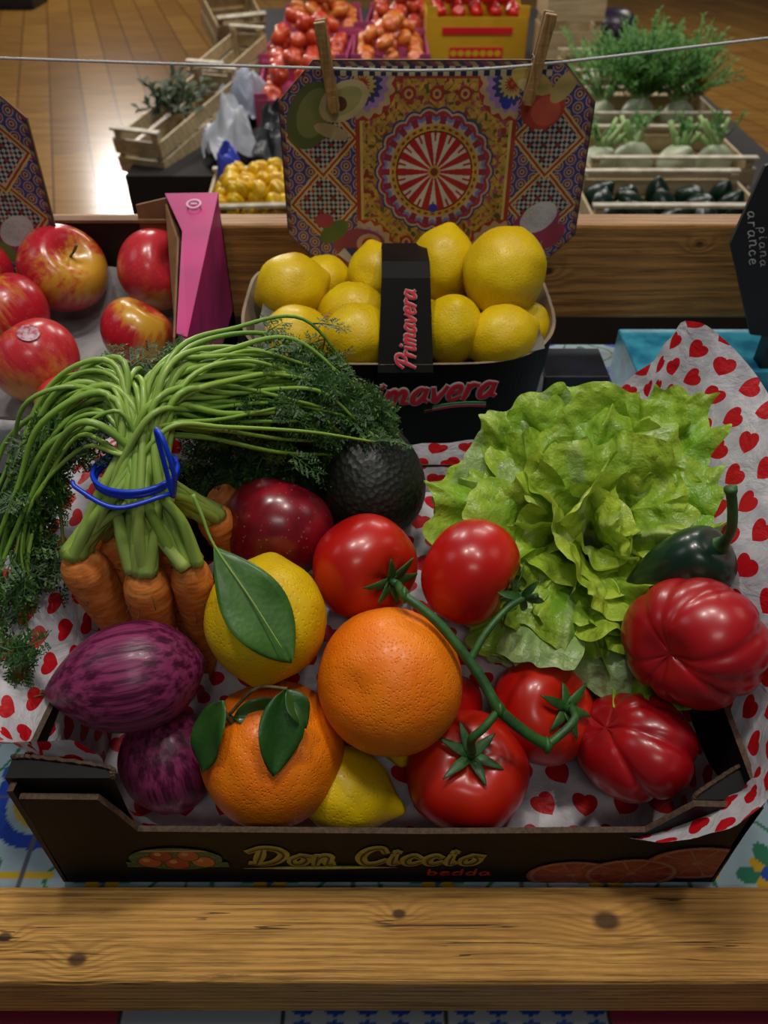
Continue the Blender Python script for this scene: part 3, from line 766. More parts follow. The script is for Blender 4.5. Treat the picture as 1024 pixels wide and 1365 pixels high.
def fam_right(w):
    return [(-.132+.006*w,.158+.036*w,.235+.014*w),(-.100,.178+.052*w,.222+.024*w),(-.060,.208+.050*w,.203+.022*w),(-.026,.236+.026*w,.176+.012*w)]
def fam_left(w):
    return [(-.158,.156+.035*w,.233+.018*w),(-.181-.018*w,.158+.036*w,.226+.014*w),(-.207-.018*w,.150+.024*w,.196),(-.220-.012*w,.132,.160),(-.226-.008*w,.116,.138)]
def fam_back(w):
    return [(-.155+.03*w,.175+.02*w,.243),(-.180+.09*w,.205+.02*w,.236),(-.192+.12*w,.232,.208),(-.192+.13*w,.250,.188)]
for ci,(a,b,r) in enumerate(CS[:6]):
    ns=23 if ci in(0,2,3) else 16
    for j in range(ns):
        u=rs.random(); w=rs.random()
        fi=0 if u<.50 else (1 if u<.66 else 2)
        if ci==0: fi=(1 if u<.4 else (0 if u<.75 else 2))
        A=(fam_right,fam_left,fam_back)[fi](w)
        if fi!=1: A=A[:rs.choice((3,4,4))]
        elif rs.random()<.4: A=A[:3]
        an=rs.uniform(0,2*pi); rad=math.sqrt(rs.random())*.0068
        base=Vector(a)+Vector((math.cos(an)*rad,math.sin(an)*rad*.8,-.003))
        an2=rs.uniform(0,2*pi); ra2=math.sqrt(rs.random())*.0185
        bp=BAND+Vector((math.cos(an2)*ra2*1.0,math.sin(an2)*ra2*.75,0))*.8+(Vector(a)-BAND)*.10
        mid=base.lerp(bp,.5)+Vector((0,-.001,0))+jit((0,0,0),.003)
        off=jit((0,0,0),1)
        ctrl=[base,mid,bp]+[Vector(p)+off*(.007+.004*i)+jit((0,0,0),.006) for i,p in enumerate(A)]
        path=crom(ctrl,7)
        sc=rs.uniform(.75,1.25); cb=mixc(gL,gP,rs.uniform(.1,.9)); ce=mixc(gS,gL,rs.uniform(0,1))
        tube(mbs,path,lambda t:sc*(.0016*(1-t)**3.2+.0025*(1-.62*t)),7,0,lambda t:mixc(cb,ce,min(1,t*1.3)))
        N=len(path); st=(.80,.66,.74)[fi]
        for s in range(int(N*st),N,2):
            T=(path[min(s+1,N-1)]-path[s-1]).normalized()
            if rs.random()<(.65 if fi!=1 else .22):
                feather(path[s],T*.5+jit((0,0,-.3),.8),rs.uniform(.016,.028),dens=.8)
        if fi!=1 or rs.random()<.5:
            feather(path[-1],(path[-1]-path[-3]).normalized()+jit((0,0,0),.4),rs.uniform(.022,.036))
def mass(n,x,y,z,d,js,L):
    for i in range(n):
        feather((rs.uniform(*x),rs.uniform(*y),rs.uniform(*z)),jit(d,js),rs.uniform(*L))
mass(60,(-.060,-.004),(.240,.265),(.155,.190),(.35,-.4,-.4),.7,(.020,.034))
mass(80,(-.135,-.045),(.222,.262),(.115,.170),(.1,-.5,-.3),.7,(.022,.036))
mass(54,(-.165,-.045),(.248,.275),(.165,.205),(.2,-.3,.1),.8,(.022,.034))
mass(8,(-.232,-.218),(.13,.18),(.15,.20),(0,-.3,-.7),.5,(.016,.026))
mass(12,(-.240,-.208),(.076,.105),(.118,.145),(.1,-.4,-.4),.6,(.016,.028))
mbs.obj('leaf_stalks',STK_M,parent=bunch)
mbf.obj('feathery_foliage',FOL_M,parent=bunch,smooth=False,label='dark green feathery carrot leaves')
mb=MB()
for k,(rr,dz,tl) in enumerate(((.0230,-.002,.10),(.0235,.002,-.06),(.0232,.000,.22))):
    pts=[]
    for i in range(40):
        a=2*pi*i/40; pts.append(BAND+Vector((-.002+math.cos(a)*rr*1.04,math.sin(a)*rr*.86,dz+.3*tl*rr*math.cos(a)-.004)))
    tube(mb,pts,[.0014]*40,6,closed=True)
lp=crom(P((-.121,.131,.207),(-.117,.129,.224),(-.120,.134,.243),(-.125,.140,.247),(-.123,.135,.230),(-.121,.130,.208)),7)
tube(mb,lp,lambda t:.0016,6)
tube(mb,crom(P((-.122,.130,.210),(-.150,.119,.209),(-.172,.127,.216),(-.176,.131,.218)),6),lambda t:.0014,6)
mb.obj('rubber_band',BLU,parent=bunch)

# ================================================================== LEMON BASKET
LB=Vector((.013,.475,.001)); bask=empty('lemon_basket',LB,label='black cardboard punnet with handle filled with lemons',category='basket')
def rr_ring(hx,hy,z,n=96,e=4,dip=0):
    out=[]
    for i in range(n):
        a=2*pi*i/n; c,s=math.cos(a),math.sin(a)
        zz=z+dip*(abs(c)**3)
        out.append(Vector((LB.x+hx*math.copysign(abs(c)**(2/e),c),LB.y+hy*math.copysign(abs(s)**(2/e),s),zz)))
    return out
mb=MB(); n=96
rings=[rr_ring(.126,.086,.001),rr_ring(.143,.098,.144,dip=.014)]
inner=[rr_ring(.1402,.0952,.144,dip=.014),rr_ring(.128,.087,.11)]
for a,b,mi in((rings[0],rings[1],0),(rings[1],inner[0],1),(inner[0],inner[1],1)):
    mb.add(a+b,[(i,(i+1)%n,(i+1)%n+n,i+n) for i in range(n)],mi)
mb.add(inner[1],[tuple(range(n))],1)
mb.add(rings[0],[tuple(range(n-1,-1,-1))],0)
mb.obj('basket_body',[BLK,simple('basket_inner_card','#857358','#6a5a46',30,.75)],parent=bask,smooth=False)
pad=MB(); v=[];f=[]
for j in range(17):
    for i in range(25):
        x=-.126+.252*i/24;y=-.085+.17*j/16
        z=.116+.014*noise.noise(Vector((x*40,y*40,1)))+.04*sm(.6,1,abs(x)/.126)
        v.append((LB.x+x,LB.y+y,z))
for j in range(16):
    for i in range(24): a=j*25+i; f.append((a,a+1,a+26,a+25))
pad.add(v,f); pad.obj('paper_lining',GRP,parent=bask)
hp=[Vector((0,.3760,.095)),Vector((0,.3740,.138)),Vector((0,.413,.206)),Vector((0,.432,.212)),Vector((0,.50,.199)),Vector((0,.568,.148))]
hw_=[.025,.024,.0205,.0205,.0205,.024]
mb=MB(); v=[];f=[]
for p,w_ in zip(hp,hw_): v+=[(.0185-w_,p.y,p.z),(.0185+w_,p.y,p.z)]
for i in range(len(hp)-1): f.append((2*i,2*i+1,2*i+3,2*i+2))
mb.add(v,f); mb.obj('handle',BLK,parent=bask,smooth=False,solid=.0012)
script('Primavera',.138,.027,TM(.028,.3712,.122,.11),bask,[(.26,0,WHI,'front_lettering_outline'),(.17,.0010,PRD,'front_lettering')],shear=.35)
for k,(mm,dz) in enumerate(((GRN,0),(WHI,-.002),(RED,-.004))):
    mbx=MB(); pa=[Vector((.036+.055*t,.3765,.099+dz+.003*math.sin(t*3)+.006*t)) for t in np.linspace(0,1,12)]
    tube(mbx,pa,lambda t:.0008,5); mbx.obj('tricolour_stripe',mm,parent=bask)
d1=(hp[2]-hp[1]).normalized(); out=Vector((0,-d1.z,d1.y)); ce=(hp[1]+hp[2])/2+out*.0020-d1*.003; ce.x=.0185
Mh=Matrix(((0,-1,0,ce.x),(d1.y,0,out.y,ce.y),(d1.z,0,out.z,ce.z),(0,0,0,1)))
script('Primavera',.064,.016,Mh,bask,[(.22,0,WHI,'handle_lettering_outline'),(.15,.0006,PRD,'handle_lettering')],shear=.3)
LL=[((-.0875,.487,.160),.0325,(.8,.2,.2)),((.055,.494,.181),.0305,(.2,.5,.8)),((.1085,.459,.190),.0375,(.3,.6,.5)),((-.029,.462,.147),.029,(.9,-.2,.1)),((-.0235,.410,.152),.029,(.7,.3,.3)),
    ((-.080,.425,.144),.028,(.9,.3,0)),((-.0065,.515,.160),.029,(-.2,.5,.8)),((.0600,.418,.154),.029,(.1,-.3,.9)),((.096,.505,.138),.028,(.5,.5,.2)),((.104,.409,.152),.028,(.9,.2,.3)),((.130,.447,.140),.025,(.1,.8,.1)),((.03,.46,.137),.027,(.5,.5,.1)),((-.06,.53,.145),.027,(.5,.5,.1))]
for i,(c,r,d) in enumerate(LL):
    fruit('lemon',f_lemon(r,1.16 if i%2 else 1.08,i*1.7,.14),c,d,LEM,nu=44,nv=28,label='ripe yellow lemon piled in the black punnet',category='lemon',group='lemons in the black punnet')

# ================================================================== APPLE CRATE
ab=empty('apple_carton',(-.36,.44,.002),label='magenta cardboard carton lined with white paper holding apples',category='carton')
X0,X1,Y0,Y1=-.56,-.166,.298,.585
mb=MB()
mb.box(((X0+X1)/2,(Y0+Y1)/2,.045),(X1-X0,Y1-Y0,.088),0)
mb.box(((X0+X1)/2,Y1-.002,.137),(X1-X0,.004,.100),0)
mb.box((X0+.002,(Y0+Y1)/2,.13),(.004,Y1-Y0,.085),0)
mb.box(((X0+X1)/2,Y0+.002,.115),(X1-X0,.004,.055),0)
mb.obj('carton_walls',[simple('carton_dark_print','#24120e','#180c0a',30,.6)],parent=ab,smooth=False)
mb=MB(); mb.box(((X0+X1)/2-.02,Y1-.004,.189),(X1-X0-.05,.012,.003)); mb.obj('back_rim',KRA,parent=ab,smooth=False)
mb=MB(); v=[(X1,Y0,.03),(X1,Y1,.03),(X1,Y1,.213),(X1,Y0+.09,.170),(X1,Y0,.150)]
mb.add([Vector(p) for p in v],[tuple(range(5))]); mb.obj('side_flap',simple('magenta_side_print','#b01a6c','#8c1056',14,.5),parent=ab,smooth=False,solid=.005)
mb=MB(); a0=Vector((X1+.001,Y1,.2145));a1=Vector((X1-.052,Y1-.002,.2145));a2=Vector((X1-.009,Y0+.085,.171));a3=Vector((X1+.001,Y0+.080,.170))
am=Vector((X1-.026,Y1-.060,.200))
mb.add([a0,a1,am,a2,a3],[(0,1,2,3,4)])
mb.obj('rim_flap',MAG,parent=ab,smooth=False,solid=.003)
mb=MB()
cc_=Vector((X1-.020,Y1-.022,.2135))
def flp(x,y): return Vector((cc_.x+x,cc_.y+y,.2145+.0025-(.585-(cc_.y+y))*.228))
for r0,r1 in((.0075,.0055),):
    vs=[flp(r0*math.cos(t),r0*math.sin(t)) for t in np.linspace(0,2*pi,21)[:-1]]+[flp(r1*math.cos(t),r1*math.sin(t)) for t in np.linspace(0,2*pi,21)[:-1]]
    mb.add(vs,[(i,(i+1)%20,(i+1)%20+20,i+20) for i in range(20)])
mb.add([flp(-.003,-.001),flp(.003,-.001),flp(.003,.001),flp(-.003,.001)],[(0,1,2,3)])
mb.obj('flap_logo',simple('pale_pink_print','#d0a0b8',rough=.5),parent=ab,smooth=False)
mb=MB(); mb.add([(X1-.085,Y1-.006,.09),(X1-.010,Y1-.006,.09),(X1-.046,Y1-.006,.212),(X1-.082,Y1-.006,.204)],[(0,1,2,3)]); mb.obj('corner_board',KRA,parent=ab,smooth=False,solid=.003)
mb=MB(); mb.add([(X1-.012,Y1-.004,.09),(X1-.012,Y0+.06,.10),(X1-.014,Y0+.09,.164),(X1-.032,Y1-.062,.192),(X1-.052,Y1-.008,.206)],[(0,1,2,3,4)]); mb.obj('inner_board',KRA,parent=ab,smooth=False,solid=.002)
pm=MB(); v=[];f=[]; nx,ny=60,56
for j in range(ny+1):
    for i in range(nx+1):
        x=X0+.008+(X1-X0-.026)*i/nx; t=j/ny
        yy=-.10+1.08*t
        if yy<0: y=Y0-.003; z=.147+yy*.55
        else:
            y=Y0+(Y1-Y0-.008)*yy; z=.098+.045*sm(.06,0,yy)+.05*sm(.88,1,yy)
        ex=min(x-X0,X1-x); z+=.03*sm(.05,.01,ex)*(1 if yy>.03 else .0)
        k=noise.noise(Vector((x*26,yy*7,2)))*.008
        v.append((x,y-(abs(k) if yy<0 else 0),z+(k if yy>0 else 0)))
for j in range(ny):
    for i in range(nx): a=j*(nx+1)+i; f.append((a,a+1,a+nx+2,a+nx+1))
pm.add(v,f); pm.obj('paper_lining',WHP,parent=ab)
AL=[((-.325,.545,.152),.0435,(.5,-.3,.6),1,0),((-.2316,.5477,.150),.040,(.75,-.35,.45),1,2),((-.360,.470,.140),.042,(-.5,.2,.8),1,1),((-.302,.385,.142),.038,(-.6,.4,.6),1,3),
    ((-.2345,.457,.130),.034,(.5,.3,.7),0,4),((-.262,.340,.126),.029,(.2,.1,.9),0,5),((-.415,.55,.15),.040,(0,0,1),1,2),((-.40,.40,.14),.038,(0,0,1),1,1)]
for i,(c,r,d,st,ro) in enumerate(AL):
    a=apple(c,r,d,APP[i%2],roll=ro,stem=bool(st),label='shiny red and yellow apple on white tissue paper',category='apple',group='apples in the paper-lined carton')
    if i==3:
        mb=MB(); up=Vector((.22,-.35,.91)).normalized(); b=Vector(c)+up*(r*.985); x=Vector((1,0,0));y=up.cross(x).normalized()
        vs=[Vector(c)+(b+x*(.009*math.cos(t))+y*(.008*math.sin(t))-Vector(c)).normalized()*(r*1.0+.0022) for t in np.linspace(0,2*pi,20)[:-1]]
        mb.add([b+up*.0032]+vs,[(0,k+1,(k+1)%19+1) for k in range(19)]); mb.obj('fruit_sticker',simple('sticker','#b89aa0','#a03050',260,.4),parent=a)
fruit('plum',f_apple(.03,1),(-.262,.235,.030),(0,0,1),simple('plum_skin','#4a0c20','#6a1428',30,.3,coat=.2),label='dark purple-red plum beside the cartons',category='plum')
fruit('plum',f_apple(.028,1),(-.262,.170,.029),(0,0,1),simple('plum_skin_dark','#4a0c20','#6a1428',30,.3,coat=.2),label='dark purple-red plum beside the cartons',category='plum')

# ---- cyan box under back rail
mb=MB(); mb.box((.365,.545,.031),(.20,.09,.06)); cb=mb.obj('cyan_carton',simple('cyan_print','#1c6c8c','#3c98b0',40,.3),smooth=False,bevel=.002,label='glossy cyan printed carton on the tiles',category='carton')
mb=MB(); mb.box((.205,.535,.026),(.07,.06,.05)); mb.obj('dark_carton',simple('navy_card','#101828','#0a0c14',40,.5),smooth=False,bevel=.002,label='small dark navy carton on the tiles',category='carton')

# ================================================================== HANGING BOARDS
BW,BH,CH=.1415,.0925,.033
def octo(X,Y,g=0): return (abs(X)<=BW-g)&(abs(Y)<=BH-g)&((BW-abs(X))+(BH-abs(Y))>=CH+g*.6)
def cart(X,Y):
    n=vnoise(X,Y,.004,1);n2=vnoise(X,Y,.012,2)
    img=np.empty(X.shape+(3,),np.float32); img[:]=L3('#a07a30'); img*=(.7+.6*n)[...,None]
    side=abs(X)>.072
    u=(X/.011); w=(Y/.011)+.5*(np.floor(u).astype(int)%2); rr=np.hypot(u-np.floor(u)-.5,w-np.floor(w)-.5)
    for lim,c in((9,'#3a3054'),(.46,'#8a7c90'),(.36,'#6c2430'),(.22,'#a08a58'),(.12,'#28305c')): put(img,side&(rr<lim),c)
    for s,c in((5,'#7a2818'),(9,'#3c4a20'),(14,'#8a3c50')):
        m=vnoise(X,Y,.0045,s)>.80; put(img,m&~side,c)
    sw=np.sin(X*420+3*np.sin(Y*230))*np.sin(Y*420+3*np.sin(X*230)); put(img,(abs(sw)<.06)&~side,'#5c3a14')
    for fx in(-.048,0,.048,-.025,.025):
        for fy in(-.066,.066):
            dd=np.hypot(X-fx,Y-fy); put(img,dd<.0065,'#8a2818'); put(img,dd<.004,'#a88a50'); put(img,dd<.002,'#7a2030')
    for cx in(-.104,.104):
        for cy in(-.030,.030):
            q=abs(X-cx)/.030+abs(Y-cy)/.032
            put(img,q<1.16,'#b09a50'); put(img,q<1.08,'#8a2820'); put(img,q<.98,'#a89460')
            u=np.floor((X-cx+Y-cy)/.0042).astype(int);w=np.floor((X-cx-Y+cy)/.0042).astype(int)
            ck=(u+w)%2==0; put(img,(q<.9)&ck,'#181830'); put(img,(q<.9)&~ck,'#9c988a'); put(img,(q<.9)&((u%3==0)&(w%3==0)),'#8a2418')
    fr=(abs(X)<.073)&(abs(Y)<.082)
    put(img,fr&((abs(X)>.069)|(abs(Y)>.078)),'#8a2c1c'); put(img,fr&(abs(X)<.069)&(abs(X)>.0665)&(abs(Y)<.076),'#b09a50')
    for cx in(-.066,.066):
        for cy in(-.074,.074):
            d=np.hypot(X-cx,Y-cy);a=np.arctan2(Y-cy,X-cx); ins=fr&(d<.030)
            rr=np.floor(d/.0055+.3*np.cos(a*16)).astype(int)%5
            for i,c in enumerate(('#8a2418','#a08c50','#28305c','#8c6a9a','#a08860')): put(img,ins&(rr==i),c)
    top=(abs(Y)>.080)&(abs(X)<.10); ck=(np.floor(X/.005)+np.floor(Y/.005)).astype(int)%2==0
    put(img,top&ck,'#202040'); put(img,top&~ck,'#a09878')
    r=np.hypot(X,Y)*1.10;a=np.arctan2(Y,X)
    lob=.0034*abs(np.cos(11*a))
    put(img,r<.0585+lob,'#28305a'); put(img,r<.0565+lob,'#a08e78'); put(img,r<.0545+lob,'#8a2430'); put(img,r<.0510+lob,'#5c6c98'); put(img,r<.0480+lob*.8,'#a08e78')
    pet=(np.cos(22*a)>.2)&(r>.046)&(r<.054); put(img,pet,'#7c1c30')
    put(img,r<.0450,'#a8842c'); put(img,(abs(r-.0425)<.0012)&(np.cos(a*36)>0),'#7a2418'); put(img,r<.0395,'#2a1c14'); put(img,r<.0385,'#980f18')
    fr2=(a/(2*pi)*14)%1; put(img,(r<.0375)&(abs(fr2-.5)<.12+.16*r/.0375)&(r>.006),'#b4ac9c')
    put(img,(r>.030)&(r<.0375)&(abs(fr2-.5)<.07),'#980f18')
    put(img,r<.0065,'#a08030'); put(img,r<.004,'#6a1c14')
    put(img,np.hypot(X,Y+.033)<.0042,'#1c2c8c'); put(img,np.hypot(X-.062,Y-.058)<.0045,'#1c2c8c')
    def el(cx,cy,rx,ry,an,c):
        x=(X-cx)*np.cos(an)+(Y-cy)*np.sin(an); y=-(X-cx)*np.sin(an)+(Y-cy)*np.cos(an); put(img,(x/rx)**2+(y/ry)**2<1,c)
    el(-.113,.048,.020,.030,-.5,'#4c5228'); el(-.110,.050,.014,.022,-.5,'#6a6c38'); el(-.083,.060,.024,.015,.5,'#a49468'); el(-.083,.060,.018,.010,.5,'#8a8450'); el(-.086,.058,.006,.006,0,'#4a2814')
    el(-.095,.035,.016,.006,-.3,'#a08860')
    el(.095,.055,.020,.018,.3,'#9c3020'); el(.098,.052,.013,.012,.3,'#b04a34'); el(.083,.076,.020,.009,-.4,'#a89048'); el(.112,.072,.016,.008,.9,'#a08a50'); el(.080,.072,.010,.005,-.4,'#b8a878')
    el(.100,-.050,.026,.017,.6,'#8a2c50'); el(.103,-.042,.019,.013,.6,'#b0aca8'); el(.084,-.062,.014,.009,-.6,'#5c6a30'); el(.120,-.060,.014,.008,.9,'#8a3040')
    el(-.072,-.068,.026,.015,0,'#7a3040'); el(-.062,-.068,.012,.010,0,'#a88460'); el(-.062,-.068,.007,.006,0,'#8c3430'); el(-.096,-.056,.016,.009,.6,'#4a5a28'); el(-.055,-.083,.018,.006,0,'#505c2c'); el(-.105,-.045,.009,.007,0,'#8c3040')
    sp_=np.cos((X-.103)*2600)*np.cos((Y+.042)*2600)>.7; put(img,sp_&((((X-.103)/.016)**2+((Y+.042)/.010)**2)<1),'#202020')
    rb=(np.hypot(X+.06,Y+.105)<.042); ra=np.arctan2(Y+.105,X+.06); s3=np.floor(ra/pi*14).astype(int)%3
    for i,c in enumerate(('#28305c','#a8a498','#7a2420')): put(img,rb&(s3==i)&(Y<-.072),c)
    ed=~octo(X,Y,.005); s4=np.floor((X+Y*1.3)/.005).astype(int)%3
    for i,c in enumerate(('#2c2440','#6a3038','#7c6a48')): put(img,ed&(s4==i),c)
    put(img,~octo(X,Y,.0015),'#3a2c20')
    return img*(.78+.3*n2)[...,None]
def board(cx,cz,y,label,rotdeg=0):
    M=Matrix.Translation((cx,y,cz))@Matrix.Rotation(pi/2+math.radians(-3),4,'X')@Matrix.Rotation(math.radians(rotdeg),4,'Z')
    poly=[(-BW+CH,-BH),(BW-CH,-BH),(BW,-BH+CH),(BW,BH-CH),(BW-CH,BH),(-BW+CH,BH),(-BW,BH-CH),(-BW,-BH+CH)]
    e=empty('decorated_board',(cx,y,cz),label=label,category='sign')
    extr(poly,M,.003,e,'board_panel',KRA,KRA)
    Mn=np.array(M)
    def to3(X,Y):
        P=np.stack([X,Y,np.full_like(X,.0005),np.ones_like(X)],-1)@Mn.T; return P[...,:3]
    paint_grid('painted_face',-BW,BW,-BH,BH,560,366,cart,to3,ATT_M,keep=octo,parent=e)
    return e
board(.047,.2455,.552,'octagonal board painted with folk cart wheel and fruit patterns')
board(-.464,.232,.552,'octagonal painted folk board hanging beside the cartons')
mb=MB(); tube(mb,crom([(-.60,.5485,.352),(-.33,.5485,.341),(-.0486,.5485,.333),(.04,.5485,.3315),(.132,.5485,.336),(.33,.5485,.3565),(.60,.5485,.385)],10),lambda t:.0012,7)
mb.obj('hanging_string',simple('white_cord','#b8b8b8','#9a9a9a',900,.7),label='thin white string stretched above the stand',category='string')
for cx,cz,rt in((-.0486,.333,8),(.132,.339,-9)):
    M=Matrix.Translation((cx,.5485,cz))@Matrix.Rotation(math.radians(-rt),4,'Y')
    pg=empty('clothespin',(cx,.5485,cz),label='wooden clothespin clipping the painted board to the string',category='clothespin')
    for sy in(-1,1):
        mb=MB(); MM=M@Matrix.Translation((0,sy*.0042,0))@Matrix.Rotation(math.radians(-sy*3),4,'X')
        mb.box((0,0,.018),(.0095,.0045,.036),0,MM); mb.box((0,0,-.016),(.0095,.0045,.034),0,MM); mb.box((0,sy*.0006,-.028),(.0080,.0035,.014),0,MM)
        mb.obj('prong',WPG,parent=pg,bevel=.0008,smooth=False)
    mb=MB(); pts=[M@Vector((-.006+.012*i/40,.0035*math.cos(a),.0035*math.sin(a))) for i,a in enumerate(np.linspace(0,8*pi,41))]
    tube(mb,pts,[.0006]*41,5); mb.obj('spring',simple('steel','#8a8a8a',rough=.3,metal=1),parent=pg)
# slate sign
ms=Matrix(((1,0,0,0),(0,0,-1,.500),(0,1,0,0),(0,0,0,1)))
sl=empty('slate_sign',(.39,.50,.10),label='black slate price sign with small white handwriting',category='sign')
extr([(.370,.104),(.470,.09),(.470,.33),(.332,.268),(.322,.198)],ms,.004,sl,'slate',simple('slate','#0c0c0e','#141418',40,.5),simple('slate_edge','#1c1c1e',rough=.6))
CHK=simple('chalk_white','#b0b0b0',rough=.8)
script('arance',.052,.0066,TM(.340,.4985,.204,-1.25),sl,[(.10,0,CHK,'chalk_handwriting')],shear=.15,gap=.30,wob=.10)
script('piana',.040,.0095,TM(.351,.4985,.196,-1.25),sl,[(.08,0,CHK,'chalk_handwriting')],shear=.15,gap=.30,wob=.10)
mb=MB(); mb.box((.42,.515,.055),(.05,.02,.105)); mb.obj('sign_foot',DRK,parent=sl,smooth=False)

# ================================================================== BACKGROUND PRODUCE STANDS
SZ=-.46
def bgstand(x0,x1,y0,y1,z,label):
    mb=MB(); mb.box(((x0+x1)/2,(y0+y1)/2,(z+FZ)/2),(x1-x0,y1-y0,z-FZ))
    return mb.obj('low_display_plinth',simple('plinth_dark','#1c1612','#120e0c',5,.8),smooth=False,label=label,category='plinth')
bgstand(-.56,.42,2.0,2.60,SZ,'low dark plinth carrying yellow peppers')
bgstand(-.90,.44,2.601,5.6,SZ,'low dark plinth carrying red fruit cartons')
bgstand(.46,1.42,1.85,5.6,SZ,'low dark plinth carrying fennel and courgette crates')
CREDGE=simple('pale_crate_edge','#c4bca8','#a89c84',30,.6)
def wcrate(cx,cy,z,w,d,h,rot=0,tilt=0,label='shallow pale wooden produce crate'):
    M=Matrix.Translation((cx,cy,z))@Matrix.Rotation(rot,4,'Z')@Matrix.Rotation(tilt,4,'X'); mb=MB(); t=.008
    nsl=2; sh=h/nsl*.80
    for k in range(nsl):
        zz=h*(k+.5)/nsl
        for sy in(-1,1): mb.box((0,sy*(d/2-t/2),zz),(w,t,sh),0,M)
        for sx in(-1,1): mb.box((sx*(w/2-t/2),0,zz),(t,d-2*t,sh),0,M)
    for sx in(-1,1):
        for sy in(-1,1): mb.box((sx*(w/2-.02),sy*(d/2-.02),h*.58),(.024,.024,h*1.16),0,M)
    for k in range(5): mb.box((0,-d/2+d*(k+.5)/5,t/2+.001),(w-.02,d/5-.012,t),0,M)
    for sy in(-1,1): mb.box((0,sy*(d/2-.012),h*1.16+.004),(w,.024,.008),1,M)
    return mb.obj('wooden_crate',[WCR,CREDGE],smooth=False,label=label,category='crate')
def bcarton(cx,cy,z,w,d,h,m,rot=0,label='cardboard produce carton'):
    M=Matrix.Translation((cx,cy,z))@Matrix.Rotation(rot,4,'Z'); mb=MB(); t=.008
    mb.box((0,-d/2,h/2),(w,t,h),0,M);mb.box((0,d/2,h/2),(w,t,h),0,M);mb.box((-w/2,0,h/2),(t,d,h),0,M);mb.box((w/2,0,h/2),(t,d,h),0,M);mb.box((0,0,h*.35),(w,d,.01),0,M)
    for sx in(-1,1):
        for sy in(-1,1): mb.box((sx*(w/2-.02),sy*(d/2-.006),h*1.1),(.05,.012,h*.25),0,M)
    return mb.obj('produce_carton',m,smooth=False,label=label,category='carton')
def heap(proto,name,cx,cy,z,w,d,n,r,label,cat,group,rot=0,layers=2,loose=.3):
    k=0; cr,sr=math.cos(rot),math.sin(rot); rs=random.Random(int(abs(cx*1000)+cy*37))
    nx=max(1,int(w/(2*r)));ny=max(1,int(d/(2*r)))
    for la in range(layers):
        for j in range(ny-la):
            for i in range(nx-la):
                if k>=n: return
                if la and rs.random()<.18: continue
                x=(-w/2+r+ (w-2*r)*(i+.5*la)/max(1,nx-1)); y=(-d/2+r+(d-2*r)*(j+.5*la)/max(1,ny-1))
                if la: x+=rs.uniform(-loose,loose)*r; y+=rs.uniform(-loose,loose)*r
                o=proto.copy(); coll.objects.link(o)
                o.name=name
                o.location=(cx+x*cr-y*sr,cy+x*sr+y*cr,z+r+la*r*1.3); o.rotation_mode='XYZ'; o.rotation_euler=(rs.uniform(-.9,.9),rs.uniform(-.9,.9),rs.uniform(0,6)); s=rs.uniform(.84,1.0); o.scale=(s,s,s)
                tag(o,label,cat,group); k+=1
def proto(fn,mat,nu=20,nv=14):
    mb=blob(fn,nu,nv); me=bpy.data.meshes.new('m'); me.from_pydata(mb.v,[],mb.f); me.materials.append(mat)
    me.polygons.foreach_set('use_smooth',[True]*len(me.polygons)); return bpy.data.objects.new('p',me)
YEL=simple('yellow_squash','#e8c008','#d8a008',40,.3)
wcrate(-.385,2.23,SZ+.001,.30,.34,.08,rot=.06,label='small wooden crate of yellow peppers')
heap(proto(f_heir(.024,4,0,1.35,2,1.15,.14,.26),YEL,30,14),'mini_yellow_pepper',-.385,2.23,SZ+.045,.27,.31,130,.0205,'small glossy yellow pepper in a crate','pepper','yellow peppers in the small crate',layers=3,loose=1.0,rot=.06)
wcrate(-.76,3.00,SZ+.001,.19,.62,.13,rot=-.34,tilt=.12,label='long pale wooden crate with leftover green sprigs')
wcrate(-.68,3.72,SZ+.03,.17,.46,.13,rot=-.30,tilt=.12,label='narrow pale wooden crate beside red fruit')
SPR=simple('sprig_green','#26381c','#3c4a28',60,.6)
mb=MB(); rs3=random.Random(8)
def tuft(mb,c,n,L,w,spread=1.0,up=1.0,lv=9,asp=2.2,jb=.02):
    for i in range(n):
        dd=Vector((rs3.uniform(-1,1)*spread,rs3.uniform(-1,1)*spread,up*rs3.uniform(.4,1.2))).normalized(); b=Vector(c)+Vector((rs3.uniform(-jb,jb),rs3.uniform(-jb,jb),0))
        e=b+dd*L*rs3.uniform(.6,1)
        tube(mb,[b,(b+e)/2,e],lambda t:.0022,4)
        for k in range(lv):
            q=b.lerp(e,.35+.65*k/(lv-1)); leaf(mb,q,dd+Vector((rs3.uniform(-1,1),rs3.uniform(-1,1),rs3.uniform(-.5,1))),(0,-.5,1),w*asp,w,.3,.2,nl=3,nw=2)
tuft(mb,(-.80,3.05,SZ+.08),26,.17,.018,1.1,.8); mb.obj('herb_sprigs',SPR,kind='stuff',label='leafy green herb sprigs in the wooden crate',category='herbs')
